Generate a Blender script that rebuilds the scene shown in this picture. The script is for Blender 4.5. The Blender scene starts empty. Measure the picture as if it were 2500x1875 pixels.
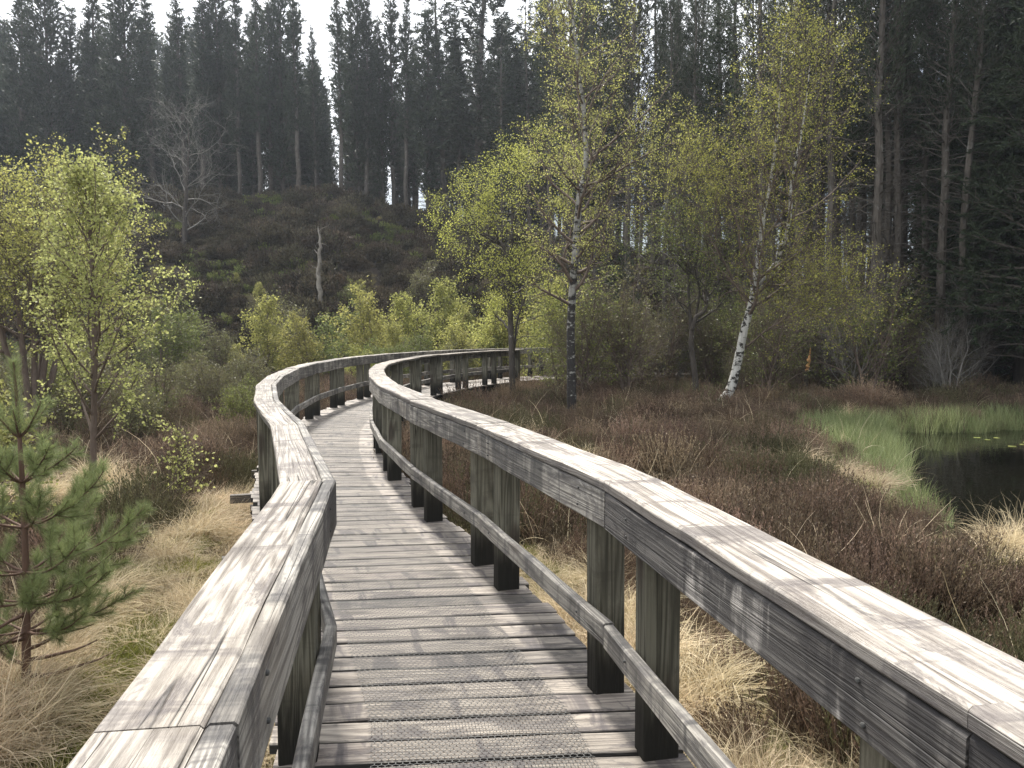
import bpy, bmesh, math, random
import numpy as np
from mathutils import Vector

C = bpy.context.scene.collection
sc = bpy.context.scene
R_ = math.radians

# ------------------------------------------------------------------ camera, sky, sun, exposure
FPX, CXP, CYP, HOR = 1878.0, 1250.0, 937.5, 807.0      # focal length and horizon of the 2500x1875 photograph
EYE = 1.6
PITCH = math.atan((CYP - HOR) / FPX)
cam_d = bpy.data.cameras.new('camera')
cam_d.sensor_fit = 'HORIZONTAL'; cam_d.sensor_width = 36.0; cam_d.lens = 36.0 * FPX / 2500.0
cam_d.clip_start = 0.05; cam_d.clip_end = 5000
cam = bpy.data.objects.new('camera', cam_d); C.objects.link(cam)
cam.location = (0, 0, EYE); cam.rotation_euler = (math.pi / 2 - PITCH, 0, 0)
sc.camera = cam

SUN_AZ, SUN_EL = R_(-22), R_(53)                        # azimuth from +Y, negative is to the left
w = bpy.data.worlds.new('World'); sc.world = w; w.use_nodes = True
nt = w.node_tree; nt.nodes.clear()
out = nt.nodes.new('ShaderNodeOutputWorld'); bg = nt.nodes.new('ShaderNodeBackground')
sky = nt.nodes.new('ShaderNodeTexSky'); sky.sky_type = 'NISHITA'; sky.sun_disc = False
sky.sun_elevation = SUN_EL; sky.sun_rotation = SUN_AZ; sky.air_density = 1.0; sky.dust_density = 2.0
bg.inputs['Strength'].default_value = 0.072
tc = nt.nodes.new('ShaderNodeTexCoord')
mp = nt.nodes.new('ShaderNodeMapping'); mp.inputs['Scale'].default_value = (1.0, 1.0, 3.0)
cn = nt.nodes.new('ShaderNodeTexNoise'); cn.inputs['Scale'].default_value = 2.2; cn.inputs['Detail'].default_value = 7
cr = nt.nodes.new('ShaderNodeMapRange'); cr.inputs['From Min'].default_value = 0.40; cr.inputs['From Max'].default_value = 0.62
mx = nt.nodes.new('ShaderNodeMix'); mx.data_type = 'RGBA'
mx.inputs['B'].default_value = (16.0, 16.4, 17.0, 1)
nt.links.new(tc.outputs['Generated'], mp.inputs[0]); nt.links.new(mp.outputs[0], cn.inputs['Vector'])
sx = nt.nodes.new('ShaderNodeSeparateXYZ'); nt.links.new(tc.outputs['Generated'], sx.inputs[0])
def _mr(v, a, b, c, d):
    q = nt.nodes.new('ShaderNodeMapRange')
    for k_, z_ in enumerate((a, b, c, d)): q.inputs[k_ + 1].default_value = z_
    nt.links.new(v, q.inputs[0]); return q.outputs[0]
def _ad(a, b):
    q = nt.nodes.new('ShaderNodeMath'); q.operation = 'ADD'; nt.links.new(a, q.inputs[0]); nt.links.new(b, q.inputs[1]); return q.outputs[0]
# more cloud high up and towards the sun (left), clearer and bluer low on the right
msk = _ad(_ad(cn.outputs['Fac'], _mr(sx.outputs[2], 0.14, 0.36, -0.16, 0.14)), _mr(sx.outputs[0], -0.35, 0.15, 0.18, -0.04))
nt.links.new(msk, cr.inputs['Value']); nt.links.new(cr.outputs[0], mx.inputs['Factor'])
nt.links.new(sky.outputs[0], mx.inputs['A']); nt.links.new(mx.outputs['Result'], bg.inputs['Color'])
nt.links.new(bg.outputs[0], out.inputs[0])

sd = bpy.data.lights.new('sun', 'SUN'); sd.energy = 5.0; sd.angle = R_(8); sd.color = (1.0, 0.95, 0.87)
so = bpy.data.objects.new('sun', sd); C.objects.link(so)
sdir = Vector((math.sin(SUN_AZ) * math.cos(SUN_EL), math.cos(SUN_AZ) * math.cos(SUN_EL), math.sin(SUN_EL)))
so.rotation_euler = sdir.to_track_quat('Z', 'Y').to_euler(); so.location = sdir * 60

sc.view_settings.view_transform = 'Standard'; sc.view_settings.look = 'None'
sc.view_settings.gamma = 1.0; sc.view_settings.exposure = 0.78
sc.render.engine = 'CYCLES'
sc.cycles.use_denoising = True
sc.cycles.max_bounces = 7; sc.cycles.diffuse_bounces = 3; sc.cycles.glossy_bounces = 3
sc.cycles.transmission_bounces = 5; sc.cycles.transparent_max_bounces = 12

# ------------------------------------------------------------------ helpers
def _h(ix, iy, s):
    n = (ix * 374761393 + iy * 668265263 + s * 974634777) & 0x7fffffff
    n = ((n ^ (n >> 13)) * 1274126177) & 0x7fffffff
    return ((n ^ (n >> 16)) & 0xffff) / 65535.0
def vn(x, y, s=0):
    x = np.asarray(x, float); y = np.asarray(y, float)
    ix = np.floor(x).astype(np.int64); iy = np.floor(y).astype(np.int64)
    fx = x - ix; fy = y - iy; fx = fx * fx * (3 - 2 * fx); fy = fy * fy * (3 - 2 * fy)
    a = _h(ix, iy, s); b = _h(ix + 1, iy, s); c = _h(ix, iy + 1, s); d = _h(ix + 1, iy + 1, s)
    return (a * (1 - fx) + b * fx) * (1 - fy) + (c * (1 - fx) + d * fx) * fy
def fbm(x, y, s=0, o=4):
    t = 0; a = 0.5; f = 1.0
    for k in range(o):
        t = t + a * vn(x * f, y * f, s + k * 7); a *= 0.5; f *= 2.03
    return t
def sst(a, b, x):
    t = np.clip((x - a) / (b - a), 0, 1); return t * t * (3 - 2 * t)
def unit(v): return v / np.maximum(np.linalg.norm(v, axis=-1, keepdims=True), 1e-9)

def ray(px, py):
    x = (px - CXP) / FPX; y = -(py - CYP) / FPX
    cp, sp = math.cos(PITCH), math.sin(PITCH)
    return np.array([x, cp + y * sp, -sp + y * cp])
def at(px, py, d):
    r = ray(px, py); return np.array([0, 0, EYE]) + r * (d / r[1])
V2F = 2500.0 / 2212.0
def vt(x, y, d): return at(x * V2F, y * V2F, d)

def mesh(name, V, F, mat, parent=None, attrs=None, smooth=False, link=True):
    me = bpy.data.meshes.new(name)
    V = np.asarray(V, np.float32).reshape(-1, 3)
    if isinstance(F, np.ndarray):
        k = F.shape[1]; n = len(F); ls = np.arange(0, n * k, k); lt = np.full(n, k); fl = F.ravel()
    else:
        lt = np.array([len(f) for f in F]); ls = np.concatenate([[0], np.cumsum(lt)[:-1]]); fl = np.concatenate([np.asarray(f) for f in F])
    me.vertices.add(len(V)); me.vertices.foreach_set('co', V.ravel())
    me.loops.add(len(fl)); me.loops.foreach_set('vertex_index', fl.astype(np.int32))
    me.polygons.add(len(lt)); me.polygons.foreach_set('loop_start', ls.astype(np.int32)); me.polygons.foreach_set('loop_total', lt.astype(np.int32))
    me.polygons.foreach_set('use_smooth', np.full(len(lt), bool(smooth)))
    for k, a in (attrs or {}).items():
        a = np.asarray(a, np.float32)
        if a.ndim == 2:
            t = me.attributes.new(k, 'FLOAT_VECTOR', 'POINT'); t.data.foreach_set('vector', a.ravel())
        else:
            t = me.attributes.new(k, 'FLOAT', 'POINT'); t.data.foreach_set('value', a)
    me.update(calc_edges=True); me.validate()
    if mat: me.materials.append(mat)
    o = bpy.data.objects.new(name, me)
    if link: C.objects.link(o)
    if parent is not None: o.parent = parent
    return o

def tag(o, label=None, cat=None, group=None, kind=None):
    if label: o['label'] = label
    if cat: o['category'] = cat
    if group: o['group'] = group
    if kind: o['kind'] = kind
    return o
def empty(name, loc=(0, 0, 0), rz=0.0, s=1.0):
    o = bpy.data.objects.new(name, None); C.objects.link(o); o.empty_display_size = 0.2
    o.location = loc; o.rotation_euler = (0, 0, rz); o.scale = (s, s, s) if not isinstance(s, tuple) else s
    return o
def dup(root, loc, rz, s, label, group=None, cat=None):
    r = root.copy(); C.objects.link(r); r.location = loc; r.rotation_euler = (0, 0, rz)
    r.scale = (s, s, s) if not isinstance(s, tuple) else s
    tag(r, label, cat, group)
    for ch in root.children:
        c = ch.copy(); C.objects.link(c); c.parent = r
    return r

class Acc:
    def __init__(s): s.V = []; s.F = []; s.A = []; s.n = 0
    def add(s, V, F, a=None):
        V = np.asarray(V).reshape(-1, 3); s.V.append(V); s.F.append(np.asarray(F) + s.n); s.n += len(V)
        s.A.append(np.zeros(len(V)) if a is None else a)
    def get(s): return np.concatenate(s.V), np.concatenate(s.F), np.concatenate(s.A)

def tubes(P, R, sides=4):
    """P (n,m,3) polylines, R (n,m) radii -> quads"""
    n, m, _ = P.shape
    T = np.empty_like(P); T[:, 1:-1] = P[:, 2:] - P[:, :-2]; T[:, 0] = P[:, 1] - P[:, 0]; T[:, -1] = P[:, -1] - P[:, -2]
    T = unit(T)
    D = unit(P[:, -1] - P[:, 0])
    ref = np.where(np.abs(D[:, 2:3]) > 0.85, np.array([[1.0, 0, 0]]), np.array([[0, 0, 1.0]]))[:, None, :]
    U = unit(np.cross(T, ref)); W = np.cross(T, U)
    a = np.arange(sides) * 2 * math.pi / sides
    ring = P[:, :, None, :] + R[:, :, None, None] * (np.cos(a)[None, None, :, None] * U[:, :, None, :] + np.sin(a)[None, None, :, None] * W[:, :, None, :])
    V = ring.reshape(-1, 3)
    base = (np.arange(n)[:, None, None] * m + np.arange(m - 1)[None, :, None]) * sides
    k = np.arange(sides)[None, None, :]; k2 = (k + 1) % sides
    F = np.stack([base + k, base + k2, base + sides + k2, base + sides + k], -1).reshape(-1, 4)
    return V, F

def kids(rng, P, R, k, t0, t1, Lf, ang, trop, gnarl, nseg, rr=0.6, rmin=0.002, ja=0.25, gold=2.4, tip=0.25, lj=0.25):
    """k children on each polyline; Lf(t) absolute length (array) ; ang rad from the parent's direction"""
    n, m, _ = P.shape
    t = (np.arange(k)[None, :] + rng.random((n, k))) / k * (t1 - t0) + t0
    x = t * (m - 1); i = np.minimum(x.astype(int), m - 2); f = (x - i)[..., None]
    ii = np.arange(n)[:, None]
    p = P[ii, i] * (1 - f) + P[ii, i + 1] * f
    tg = unit(P[ii, i + 1] - P[ii, i]); rad = R[ii, i] * (1 - f[..., 0]) + R[ii, i + 1] * f[..., 0]
    ref = np.where(np.abs(tg[..., 2:3]) > 0.9, np.array([1.0, 0, 0]), np.array([0, 0, 1.0]))
    u = unit(np.cross(tg, ref)); v = np.cross(tg, u)
    az = (np.arange(k)[None, :] * gold + rng.random((n, 1)) * 6.28 + rng.normal(0, 0.4, (n, k)))[..., None]
    A = (ang(t) if callable(ang) else ang) + rng.normal(0, ja, (n, k)); A = A[..., None]
    d = np.cos(A) * tg + np.sin(A) * (np.cos(az) * u + np.sin(az) * v)
    pl = np.linalg.norm(P[:, 1:] - P[:, :-1], axis=-1).sum(1)[:, None]
    L = Lf(t, pl) * (1 + rng.uniform(-lj, lj, (n, k)))
    p = p.reshape(-1, 3); d = d.reshape(-1, 3); L = L.reshape(-1, 1); r0 = np.maximum(np.minimum(rad.ravel() * rr, L[:, 0] * 0.03 + rmin), rmin)
    Q = [p]
    for s in range(nseg):
        p = p + d * L / nseg; Q.append(p)
        d = unit(d + rng.normal(0, gnarl, d.shape) + np.array([0, 0, trop]))
    Q = np.stack(Q, 1); rt = np.linspace(1, tip, nseg + 1)[None, :]
    return Q, np.maximum(r0[:, None] * rt, rmin * 0.6), t.ravel()

def along(rng, P, n, t0=0.1, t1=1.0):
    ln = np.linalg.norm(P[:, 1:] - P[:, :-1], axis=-1).sum(1) ** 1.3; b = rng.choice(len(P), n, p=ln / ln.sum()); m = P.shape[1]; x = rng.uniform(t0, t1, n) * (m - 1)
    i = np.minimum(x.astype(int), m - 2); f = (x - i)[:, None]
    return P[b, i] * (1 - f) + P[b, i + 1] * f, unit(P[b, i + 1] - P[b, i])

def leaves(rng, pos, size, sj=0.5, wr=0.75, droop=0.3, spread=0.0, dirs=None):
    n = len(pos); pos = pos + rng.normal(0, 1, (n, 3)) * spread
    a = rng.normal(0, 1, (n, 3)); a[:, 2] -= droop
    if dirs is not None: a = a * 0.7 + dirs
    a = unit(a); b = unit(np.cross(a, rng.normal(0, 1, (n, 3))))
    s = size * (1 + rng.uniform(-sj, sj, (n, 1)))
    V = np.stack([pos, pos + a * s * 0.45 + b * s * wr * 0.5, pos + a * s, pos + a * s * 0.45 - b * s * wr * 0.5], 1)
    F = np.arange(n * 4).reshape(n, 4)
    return V.reshape(-1, 3), F, np.repeat(rng.random(n), 4)

def blades(rng, pos, dirs, L, W, spread=0.5):
    n = len(pos); d = unit(dirs + rng.normal(0, spread, (n, 3)))
    b = unit(np.cross(d, rng.normal(0, 1, (n, 3)))); l = L * rng.uniform(0.6, 1.3, (n, 1)); w_ = W * rng.uniform(0.7, 1.3, (n, 1))
    V = np.stack([pos - b * w_ * 0.3, pos + d * l * 0.5 + b * w_ * 0.5, pos + d * l, pos + d * l * 0.5 - b * w_ * 0.5], 1)
    return V.reshape(-1, 3), np.arange(n * 4).reshape(n, 4), np.repeat(rng.random(n), 4)

def ribbons(rng, P, W):
    """P (n,m,3) blades of grass, W (n,) widths -> tapered ribbons"""
    n, m, _ = P.shape
    D = P[:, -1] - P[:, 0]; side = unit(np.cross(D, rng.normal(0, 1, (n, 3))))[:, None, :]
    tw = (1 - np.linspace(0, 1, m) ** 2 * 0.85)[None, :, None]
    A = P + side * W[:, None, None] * tw * 0.5; B = P - side * W[:, None, None] * tw * 0.5
    V = np.stack([A, B], 2).reshape(-1, 3)
    base = (np.arange(n)[:, None] * m + np.arange(m - 1)[None, :]) * 2
    F = np.stack([base, base + 1, base + 3, base + 2], -1).reshape(-1, 4)
    return V, F, np.repeat(rng.random(n), m * 2)

# ------------------------------------------------------------------ materials
class NT:
    def __init__(s, name):
        s.m = bpy.data.materials.new(name); s.m.use_nodes = True; s.t = s.m.node_tree; s.t.nodes.clear()
        s.out = s.n('OutputMaterial'); s.b = s.n('BsdfPrincipled'); s.l(s.b.outputs[0], s.out.inputs[0])
    def n(s, k, **kw):
        o = s.t.nodes.new('ShaderNode' + k)
        for a, b in kw.items(): setattr(o, a, b)
        return o
    def l(s, a, b): s.t.links.new(a, b)
    def attr(s, n): return s.n('Attribute', attribute_name=n)
    def noise(s, vec, scale, detail=4, rough=0.55, dist=0.0, sv=None):
        if sv is not None:
            m = s.n('Mapping'); m.inputs['Scale'].default_value = sv; s.l(vec, m.inputs[0]); vec = m.outputs[0]
        o = s.n('TexNoise'); o.inputs['Scale'].default_value = scale; o.inputs['Detail'].default_value = detail
        o.inputs['Roughness'].default_value = rough; o.inputs['Distortion'].default_value = dist
        if vec is not None: s.l(vec, o.inputs['Vector'])
        return o.outputs['Fac']
    def rng(s, v, a, b, c=0.0, d=1.0, smooth=False):
        o = s.n('MapRange'); 
        if smooth: o.interpolation_type = 'SMOOTHSTEP'
        for i, q in enumerate((a, b, c, d)): o.inputs[i + 1].default_value = q
        s.l(v, o.inputs[0]); return o.outputs[0]
    def math(s, op, a, b=None):
        o = s.n('Math', operation=op)
        for i, q in enumerate((a, b)):
            if q is None: continue
            if isinstance(q, (int, float)): o.inputs[i].default_value = q
            else: s.l(q, o.inputs[i])
        return o.outputs[0]
    def mix(s, f, a, b, mode='MIX'):
        o = s.n('Mix', data_type='RGBA', blend_type=mode)
        if isinstance(f, (int, float)): o.inputs['Factor'].default_value = f
        else: s.l(f, o.inputs['Factor'])
        for k, q in (('A', a), ('B', b)):
            if isinstance(q, tuple): o.inputs[k].default_value = (*q, 1) if len(q) == 3 else q
            else: s.l(q, o.inputs[k])
        return o.outputs['Result']
    def bump(s, h, st, dist=0.01):
        o = s.n('Bump'); o.inputs['Strength'].default_value = st; o.inputs['Distance'].default_value = dist
        s.l(h, o.inputs['Height']); s.l(o.outputs[0], s.b.inputs['Normal'])
    def set(s, col=None, rough=None, spec=None):
        if col is not None:
            if isinstance(col, tuple): s.b.inputs['Base Color'].default_value = (*col, 1)
            else: s.l(col, s.b.inputs['Base Color'])
        if rough is not None:
            if isinstance(rough, (int, float)): s.b.inputs['Roughness'].default_value = rough
            else: s.l(rough, s.b.inputs['Roughness'])
        if spec is not None: s.b.inputs['Specular IOR Level'].default_value = spec

def wood(name, c0, c1, stain=0.5, stain_col=(0.045, 0.04, 0.045), rough=0.55, foot=0.0, streak=0.0, warm=(0.30, 0.26, 0.21), cracks=1.0, spec=0.5, side=None, gr=None, sth=(0.56, 0.66)):
    m = NT(name); wc = m.attr('wc').outputs['Vector']; wid = m.attr('wid').outputs['Fac']
    cmb = m.n('CombineXYZ'); m.l(m.math('MULTIPLY', wid, 37.0), cmb.inputs[0]); m.l(m.math('MULTIPLY', wid, 91.0), cmb.inputs[1]); m.l(m.math('MULTIPLY', wid, 53.0), cmb.inputs[2])
    ad = m.n('VectorMath', operation='ADD'); m.l(wc, ad.inputs[0]); m.l(cmb.outputs[0], ad.inputs[1]); p = ad.outputs[0]
    fig = m.noise(p, 1.0, 3, 0.45, 0.35, (0.22, 5.0, 5.0))
    bands = m.math('SINE', m.math('MULTIPLY', fig, 170.0))
    bandf = m.rng(bands, -1, 1)
    fine = m.rng(m.noise(p, 1.0, 5, 0.7, 0.0, (1.6, 110.0, 110.0)), 0.30, 0.70)
    mid = m.noise(p, 1.0, 4, 0.6, 0.0, (1.6, 7.0, 7.0))
    g = m.math('ADD', m.math('MULTIPLY', bandf, 0.38), m.math('ADD', m.math('MULTIPLY', fine, 0.50), m.math('MULTIPLY', mid, 0.45)))
    col = m.mix(m.rng(g, 0.42, 0.86), c0, c1)
    tone = m.rng(wid, 0, 1, 0.72, 1.18)
    hsv = m.n('HueSaturation'); hsv.inputs['Saturation'].default_value = 1.0; m.l(tone, hsv.inputs['Value']); m.l(col, hsv.inputs['Color']); col = hsv.outputs[0]
    wm = m.noise(p, 1.0, 3, 0.5, 0.0, (0.9, 3.0, 3.0)); col = m.mix(m.rng(wm, 0.55, 0.75, 0, 0.45), col, warm)
    st = m.noise(p, 1.0, 7, 0.74, 0.4, (3.2, 9.0, 9.0))
    sf = m.rng(st, 0.49, 0.60, 0, stain, True)
    sf = m.math('MULTIPLY', sf, m.rng(fine, 0.1, 0.8, 0.35, 1.0))
    col = m.mix(sf, col, stain_col)
    vo = m.n('TexVoronoi'); vo.inputs['Scale'].default_value = 1.0
    mp_ = m.n('Mapping'); mp_.inputs['Scale'].default_value = (1.7, 5.2, 5.2); m.l(p, mp_.inputs[0]); m.l(mp_.outputs[0], vo.inputs['Vector'])
    kn = m.rng(vo.outputs['Distance'], 0.10, 0.26, 0.8, 0.0, True)
    sm = m.noise(p, 1.0, 4, 0.6, 0.6, (8.0, 1.6, 1.6)); col = m.mix(m.rng(sm, 0.53, 0.64, 0, stain * 0.85, True), col, stain_col)
    col = m.mix(kn, col, (0.055, 0.043, 0.035))
    ck = m.noise(p, 1.0, 2, 0.4, 0.0, (0.22, 16.0, 16.0))
    ckf = m.rng(m.math('ABSOLUTE', m.math('SUBTRACT', ck, 0.52)), 0.0, 0.010, 1.0 * cracks, 0.0)
    ckm = m.rng(m.noise(p, 1.0, 2, 0.5, 0, (0.8, 3.0, 3.0)), 0.42, 0.50)
    ckf = m.math('MULTIPLY', ckf, ckm); col = m.mix(ckf, col, (0.02, 0.017, 0.015))
    if streak:
        s1 = m.noise(p, 1.0, 5, 0.6, 0.5, (9.0, 1.2, 1.2)); s2 = m.noise(p, 1.0, 3, 0.6, 0.0, (0.8, 2.0, 2.0))
        f = m.math('MULTIPLY', m.rng(m.math('ADD', m.math('MULTIPLY', s1, 0.55), m.math('MULTIPLY', s2, 0.6)), sth[0], sth[1], 0, 1, True), m.rng(fine, 0.1, 0.8, 1.0, 0.72))
        col = m.mix(m.math('MULTIPLY', f, streak), col, (0.022, 0.02, 0.021))
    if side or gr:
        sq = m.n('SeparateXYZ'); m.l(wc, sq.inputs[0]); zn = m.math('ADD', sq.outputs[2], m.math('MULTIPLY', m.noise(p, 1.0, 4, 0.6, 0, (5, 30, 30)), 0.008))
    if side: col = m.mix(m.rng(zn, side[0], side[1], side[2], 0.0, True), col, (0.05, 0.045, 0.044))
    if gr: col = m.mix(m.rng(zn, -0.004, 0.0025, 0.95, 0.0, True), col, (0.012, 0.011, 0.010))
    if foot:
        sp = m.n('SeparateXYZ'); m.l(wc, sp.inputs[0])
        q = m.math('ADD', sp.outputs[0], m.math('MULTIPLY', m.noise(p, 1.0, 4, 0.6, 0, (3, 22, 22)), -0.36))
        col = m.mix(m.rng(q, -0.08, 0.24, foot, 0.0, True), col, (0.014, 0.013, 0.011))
    m.set(col, m.rng(fine, 0.2, 0.8, rough - 0.1, rough + 0.15), spec)
    hgt = m.math('SUBTRACT', m.math('ADD', m.math('MULTIPLY', bandf, 0.35), fine), m.math('MULTIPLY', ckf, 1.5))
    m.bump(hgt, 0.8, 0.004)
    return m.m

M = {}
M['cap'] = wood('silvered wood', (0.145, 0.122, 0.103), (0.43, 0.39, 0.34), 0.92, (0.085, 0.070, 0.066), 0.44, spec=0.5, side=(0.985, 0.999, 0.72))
M['fascia'] = wood('weathered side wood', (0.125, 0.113, 0.10), (0.36, 0.335, 0.295), 0.8, (0.05, 0.045, 0.047), 0.62, streak=0.85)
M['mould'] = wood('black stained side wood', (0.12, 0.112, 0.105), (0.36, 0.335, 0.31), 0.95, (0.02, 0.018, 0.02), 0.66, streak=1.0, sth=(0.50, 0.58), spec=0.3)
M['post'] = wood('grey green post wood', (0.070, 0.066, 0.050), (0.18, 0.170, 0.132), 0.4, (0.05, 0.045, 0.037), 0.8, spec=0.15, foot=0.96, warm=(0.16, 0.14, 0.10))
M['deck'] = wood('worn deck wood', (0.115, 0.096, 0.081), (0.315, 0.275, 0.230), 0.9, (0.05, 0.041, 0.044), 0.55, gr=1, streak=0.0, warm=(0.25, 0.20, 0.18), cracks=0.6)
M['beam'] = wood('dark bearer wood', (0.07, 0.06, 0.05), (0.20, 0.175, 0.15), 0.5, (0.03, 0.026, 0.022), 0.75)

def plain(name, col, rough=0.6, var=0.3):
    m = NT(name); n = m.noise(None, 30, 3); m.set(m.mix(n, tuple(c * (1 - var) for c in col), tuple(c * (1 + var) for c in col)), rough); return m.m
m = NT('galvanised wire'); m.set((0.05, 0.05, 0.048), 0.7); M['wire'] = m.m

def leafmat(name, c0, c1, trans=0.45, tcol=None, rough=0.5, ov=0.25, hv=0.012):
    m = NT(name); a = m.attr('rnd').outputs['Fac']; oi = m.n('ObjectInfo').outputs['Random']
    col = m.mix(a, c0, c1)
    h = m.n('HueSaturation'); m.l(m.rng(m.math('FRACT', m.math('MULTIPLY', oi, 7.3)), 0, 1, 0.5 - hv, 0.5 + hv), h.inputs['Hue']); m.l(m.rng(oi, 0, 1, 1 - ov, 1 + ov), h.inputs['Value']); m.l(col, h.inputs['Color']); col = h.outputs[0]
    m.set(col, rough, 0.18)
    if trans > 0:
        t = m.n('BsdfTranslucent'); mxs = m.n('MixShader'); mxs.inputs[0].default_value = trans
        if tcol: m.l(m.mix(1.0, col, tcol, 'MULTIPLY'), t.inputs[0])
        else: m.l(col, t.inputs[0])
        m.l(m.b.outputs[0], mxs.inputs[1]); m.l(t.outputs[0], mxs.inputs[2]); m.l(mxs.outputs[0], m.out.inputs[0])
    return m.m
M['birch_leaf'] = leafmat('fresh birch leaf', (0.19, 0.20, 0.055), (0.43, 0.42, 0.14), 0.6)
M['alder_leaf'] = leafmat('alder leaf', (0.22, 0.245, 0.055), (0.46, 0.47, 0.12), 0.58)
M['young_leaf'] = leafmat('bright young leaf', (0.21, 0.22, 0.07), (0.46, 0.455, 0.18), 0.58)
M['olive_leaf'] = leafmat('olive shrub leaf', (0.09, 0.11, 0.035), (0.22, 0.25, 0.08), 0.4)
M['bud_leaf'] = leafmat('dull bud leaf', (0.085, 0.08, 0.045), (0.17, 0.17, 0.075), 0.35)
M['needle'] = leafmat('conifer needle', (0.026, 0.036, 0.022), (0.062, 0.078, 0.046), 0.25)
M['needle_dark'] = leafmat('dark spruce needle', (0.022, 0.034, 0.018), (0.050, 0.070, 0.032), 0.15)  # darker green needles of the near spruces
M['pine_needle'] = leafmat('young pine needle', (0.10, 0.14, 0.055), (0.27, 0.32, 0.14), 0.35, ov=0.0)
M['heather'] = leafmat('brown heather', (0.045, 0.032, 0.023), (0.18, 0.130, 0.090), 0.2, ov=0.4, hv=0.02)
M['heather_pale'] = leafmat('pale tipped heather', (0.09, 0.063, 0.044), (0.29, 0.215, 0.15), 0.2, ov=0.4, hv=0.02)
M['heather_olive'] = leafmat('olive heather', (0.045, 0.042, 0.022), (0.15, 0.14, 0.075), 0.2, ov=0.4, hv=0.02)
M['hill_heather'] = leafmat('dark hill heather', (0.034, 0.029, 0.019), (0.118, 0.096, 0.062), 0.15, ov=0.5, hv=0.03)
M['straw'] = leafmat('dry straw grass', (0.34, 0.265, 0.165), (0.74, 0.63, 0.44), 0.38)
M['moss_blade'] = leafmat('moss and short grass', (0.10, 0.10, 0.025), (0.24, 0.25, 0.06), 0.35)
M['reed'] = leafmat('green reed', (0.12, 0.155, 0.06), (0.33, 0.36, 0.18), 0.35)
M['lily'] = leafmat('lily pad green', (0.16, 0.20, 0.05), (0.30, 0.32, 0.10), 0.2, ov=0.1)

def bark(name, lo, hi, patch=None, psc=(2, 2, 6), pa=0.5, pb=0.58, base_dark=None, rough=0.8):
    m = NT(name); tcx = m.n('TexCoord').outputs['Object']
    n = m.noise(tcx, 1, 5, 0.65, 0.3, (9, 9, 3)); col = m.mix(m.rng(n, 0.3, 0.7), lo, hi)
    if patch:
        q = m.noise(tcx, 1, 5, 0.65, 0.2, psc); f = m.rng(q, pa, pb)
        if base_dark is not None:
            sp = m.n('SeparateXYZ'); m.l(tcx, sp.inputs[0])
            k = m.rng(sp.outputs[2], base_dark[0], base_dark[1], base_dark[2], 0.0); f = m.rng(m.math('SUBTRACT', q, m.math('MULTIPLY', k, -0.14)), pa, pb)
        col = m.mix(f, col, patch)
    m.set(col, rough, 0.3); m.bump(n, 0.7, 0.02); return m.m
M['birch_bark'] = bark('white birch bark', (0.30, 0.29, 0.265), (0.60, 0.59, 0.55), (0.03, 0.027, 0.024), (6, 6, 9), 0.50, 0.56)
M['birch_bark_old'] = bark('black footed birch bark', (0.13, 0.125, 0.11), (0.34, 0.33, 0.30), (0.025, 0.022, 0.02), (5, 5, 11), 0.50, 0.57, (1.2, 4.2, 1.0))
M['twig'] = bark('brown twig bark', (0.07, 0.05, 0.038), (0.17, 0.13, 0.105))
M['pale_twig'] = bark('pale lichen twig', (0.11, 0.10, 0.088), (0.26, 0.245, 0.22))
M['dark_bark'] = bark('dark alder bark', (0.025, 0.021, 0.018), (0.085, 0.072, 0.06), (0.24, 0.23, 0.21), (6, 6, 8), 0.64, 0.68)
M['conifer_bark'] = bark('conifer bark', (0.045, 0.038, 0.031), (0.12, 0.104, 0.088), (0.18, 0.175, 0.16), (3, 3, 2), 0.58, 0.68)
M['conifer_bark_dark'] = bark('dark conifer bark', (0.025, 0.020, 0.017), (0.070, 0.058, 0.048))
M['pine_bark'] = bark('young pine bark', (0.07, 0.042, 0.03), (0.15, 0.09, 0.065))
M['dead_wood'] = bark('bleached dead wood', (0.13, 0.115, 0.098), (0.29, 0.265, 0.23), (0.07, 0.06, 0.05), (8, 8, 2), 0.58, 0.64)
M['torn_wood'] = bark('torn orange wood', (0.42, 0.20, 0.07), (0.72, 0.42, 0.18))

# ------------------------------------------------------------------ terrain
LINE_L = [(0.02, -2.9), (-0.16, -0.85), (-0.42, 1.14), (-0.71, 3.06), (-1.33, 4.92), (-2.01, 6.62), (-2.62, 8.52), (-3.07, 10.36), (-3.40, 12.27),
          (-3.58, 14.2), (-3.58, 16.2), (-3.42, 18.2), (-3.08, 20.2), (-2.48, 22.1), (-1.62, 23.9), (-0.50, 25.5), (0.9, 26.9), (2.5, 28.0), (4.3, 28.9), (6.2, 29.5), (8.2, 29.9)]
LINE_R = [(1.42, -2.7), (1.06, -0.75), (0.735, 1.2), (0.37, 3.06), (-0.23, 4.93), (-0.89, 6.65), (-1.46, 8.4), (-1.90, 10.2), (-2.22, 11.9),
          (-2.44, 13.7), (-2.47, 15.6), (-2.33, 17.5), (-2.02, 19.3), (-1.52, 21.2), (-0.80, 23.0), (0.20, 24.65), (1.45, 25.9), (2.95, 26.95), (4.6, 27.8), (6.4, 28.35), (8.3, 28.7)]
LL = np.array(LINE_L); LR = np.array(LINE_R); LC = (LL + LR) / 2
def poly_dist(x, y, poly, closed=False):
    P = np.asarray(poly, float); d = np.full(np.shape(x), 1e9)
    n = len(P)
    for i in range(n if closed else n - 1):
        a = P[i]; b = P[(i + 1) % n]; ab = b - a; t = np.clip(((x - a[0]) * ab[0] + (y - a[1]) * ab[1]) / (ab @ ab), 0, 1)
        d = np.minimum(d, np.hypot(x - a[0] - t * ab[0], y - a[1] - t * ab[1]))
    return d
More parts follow.
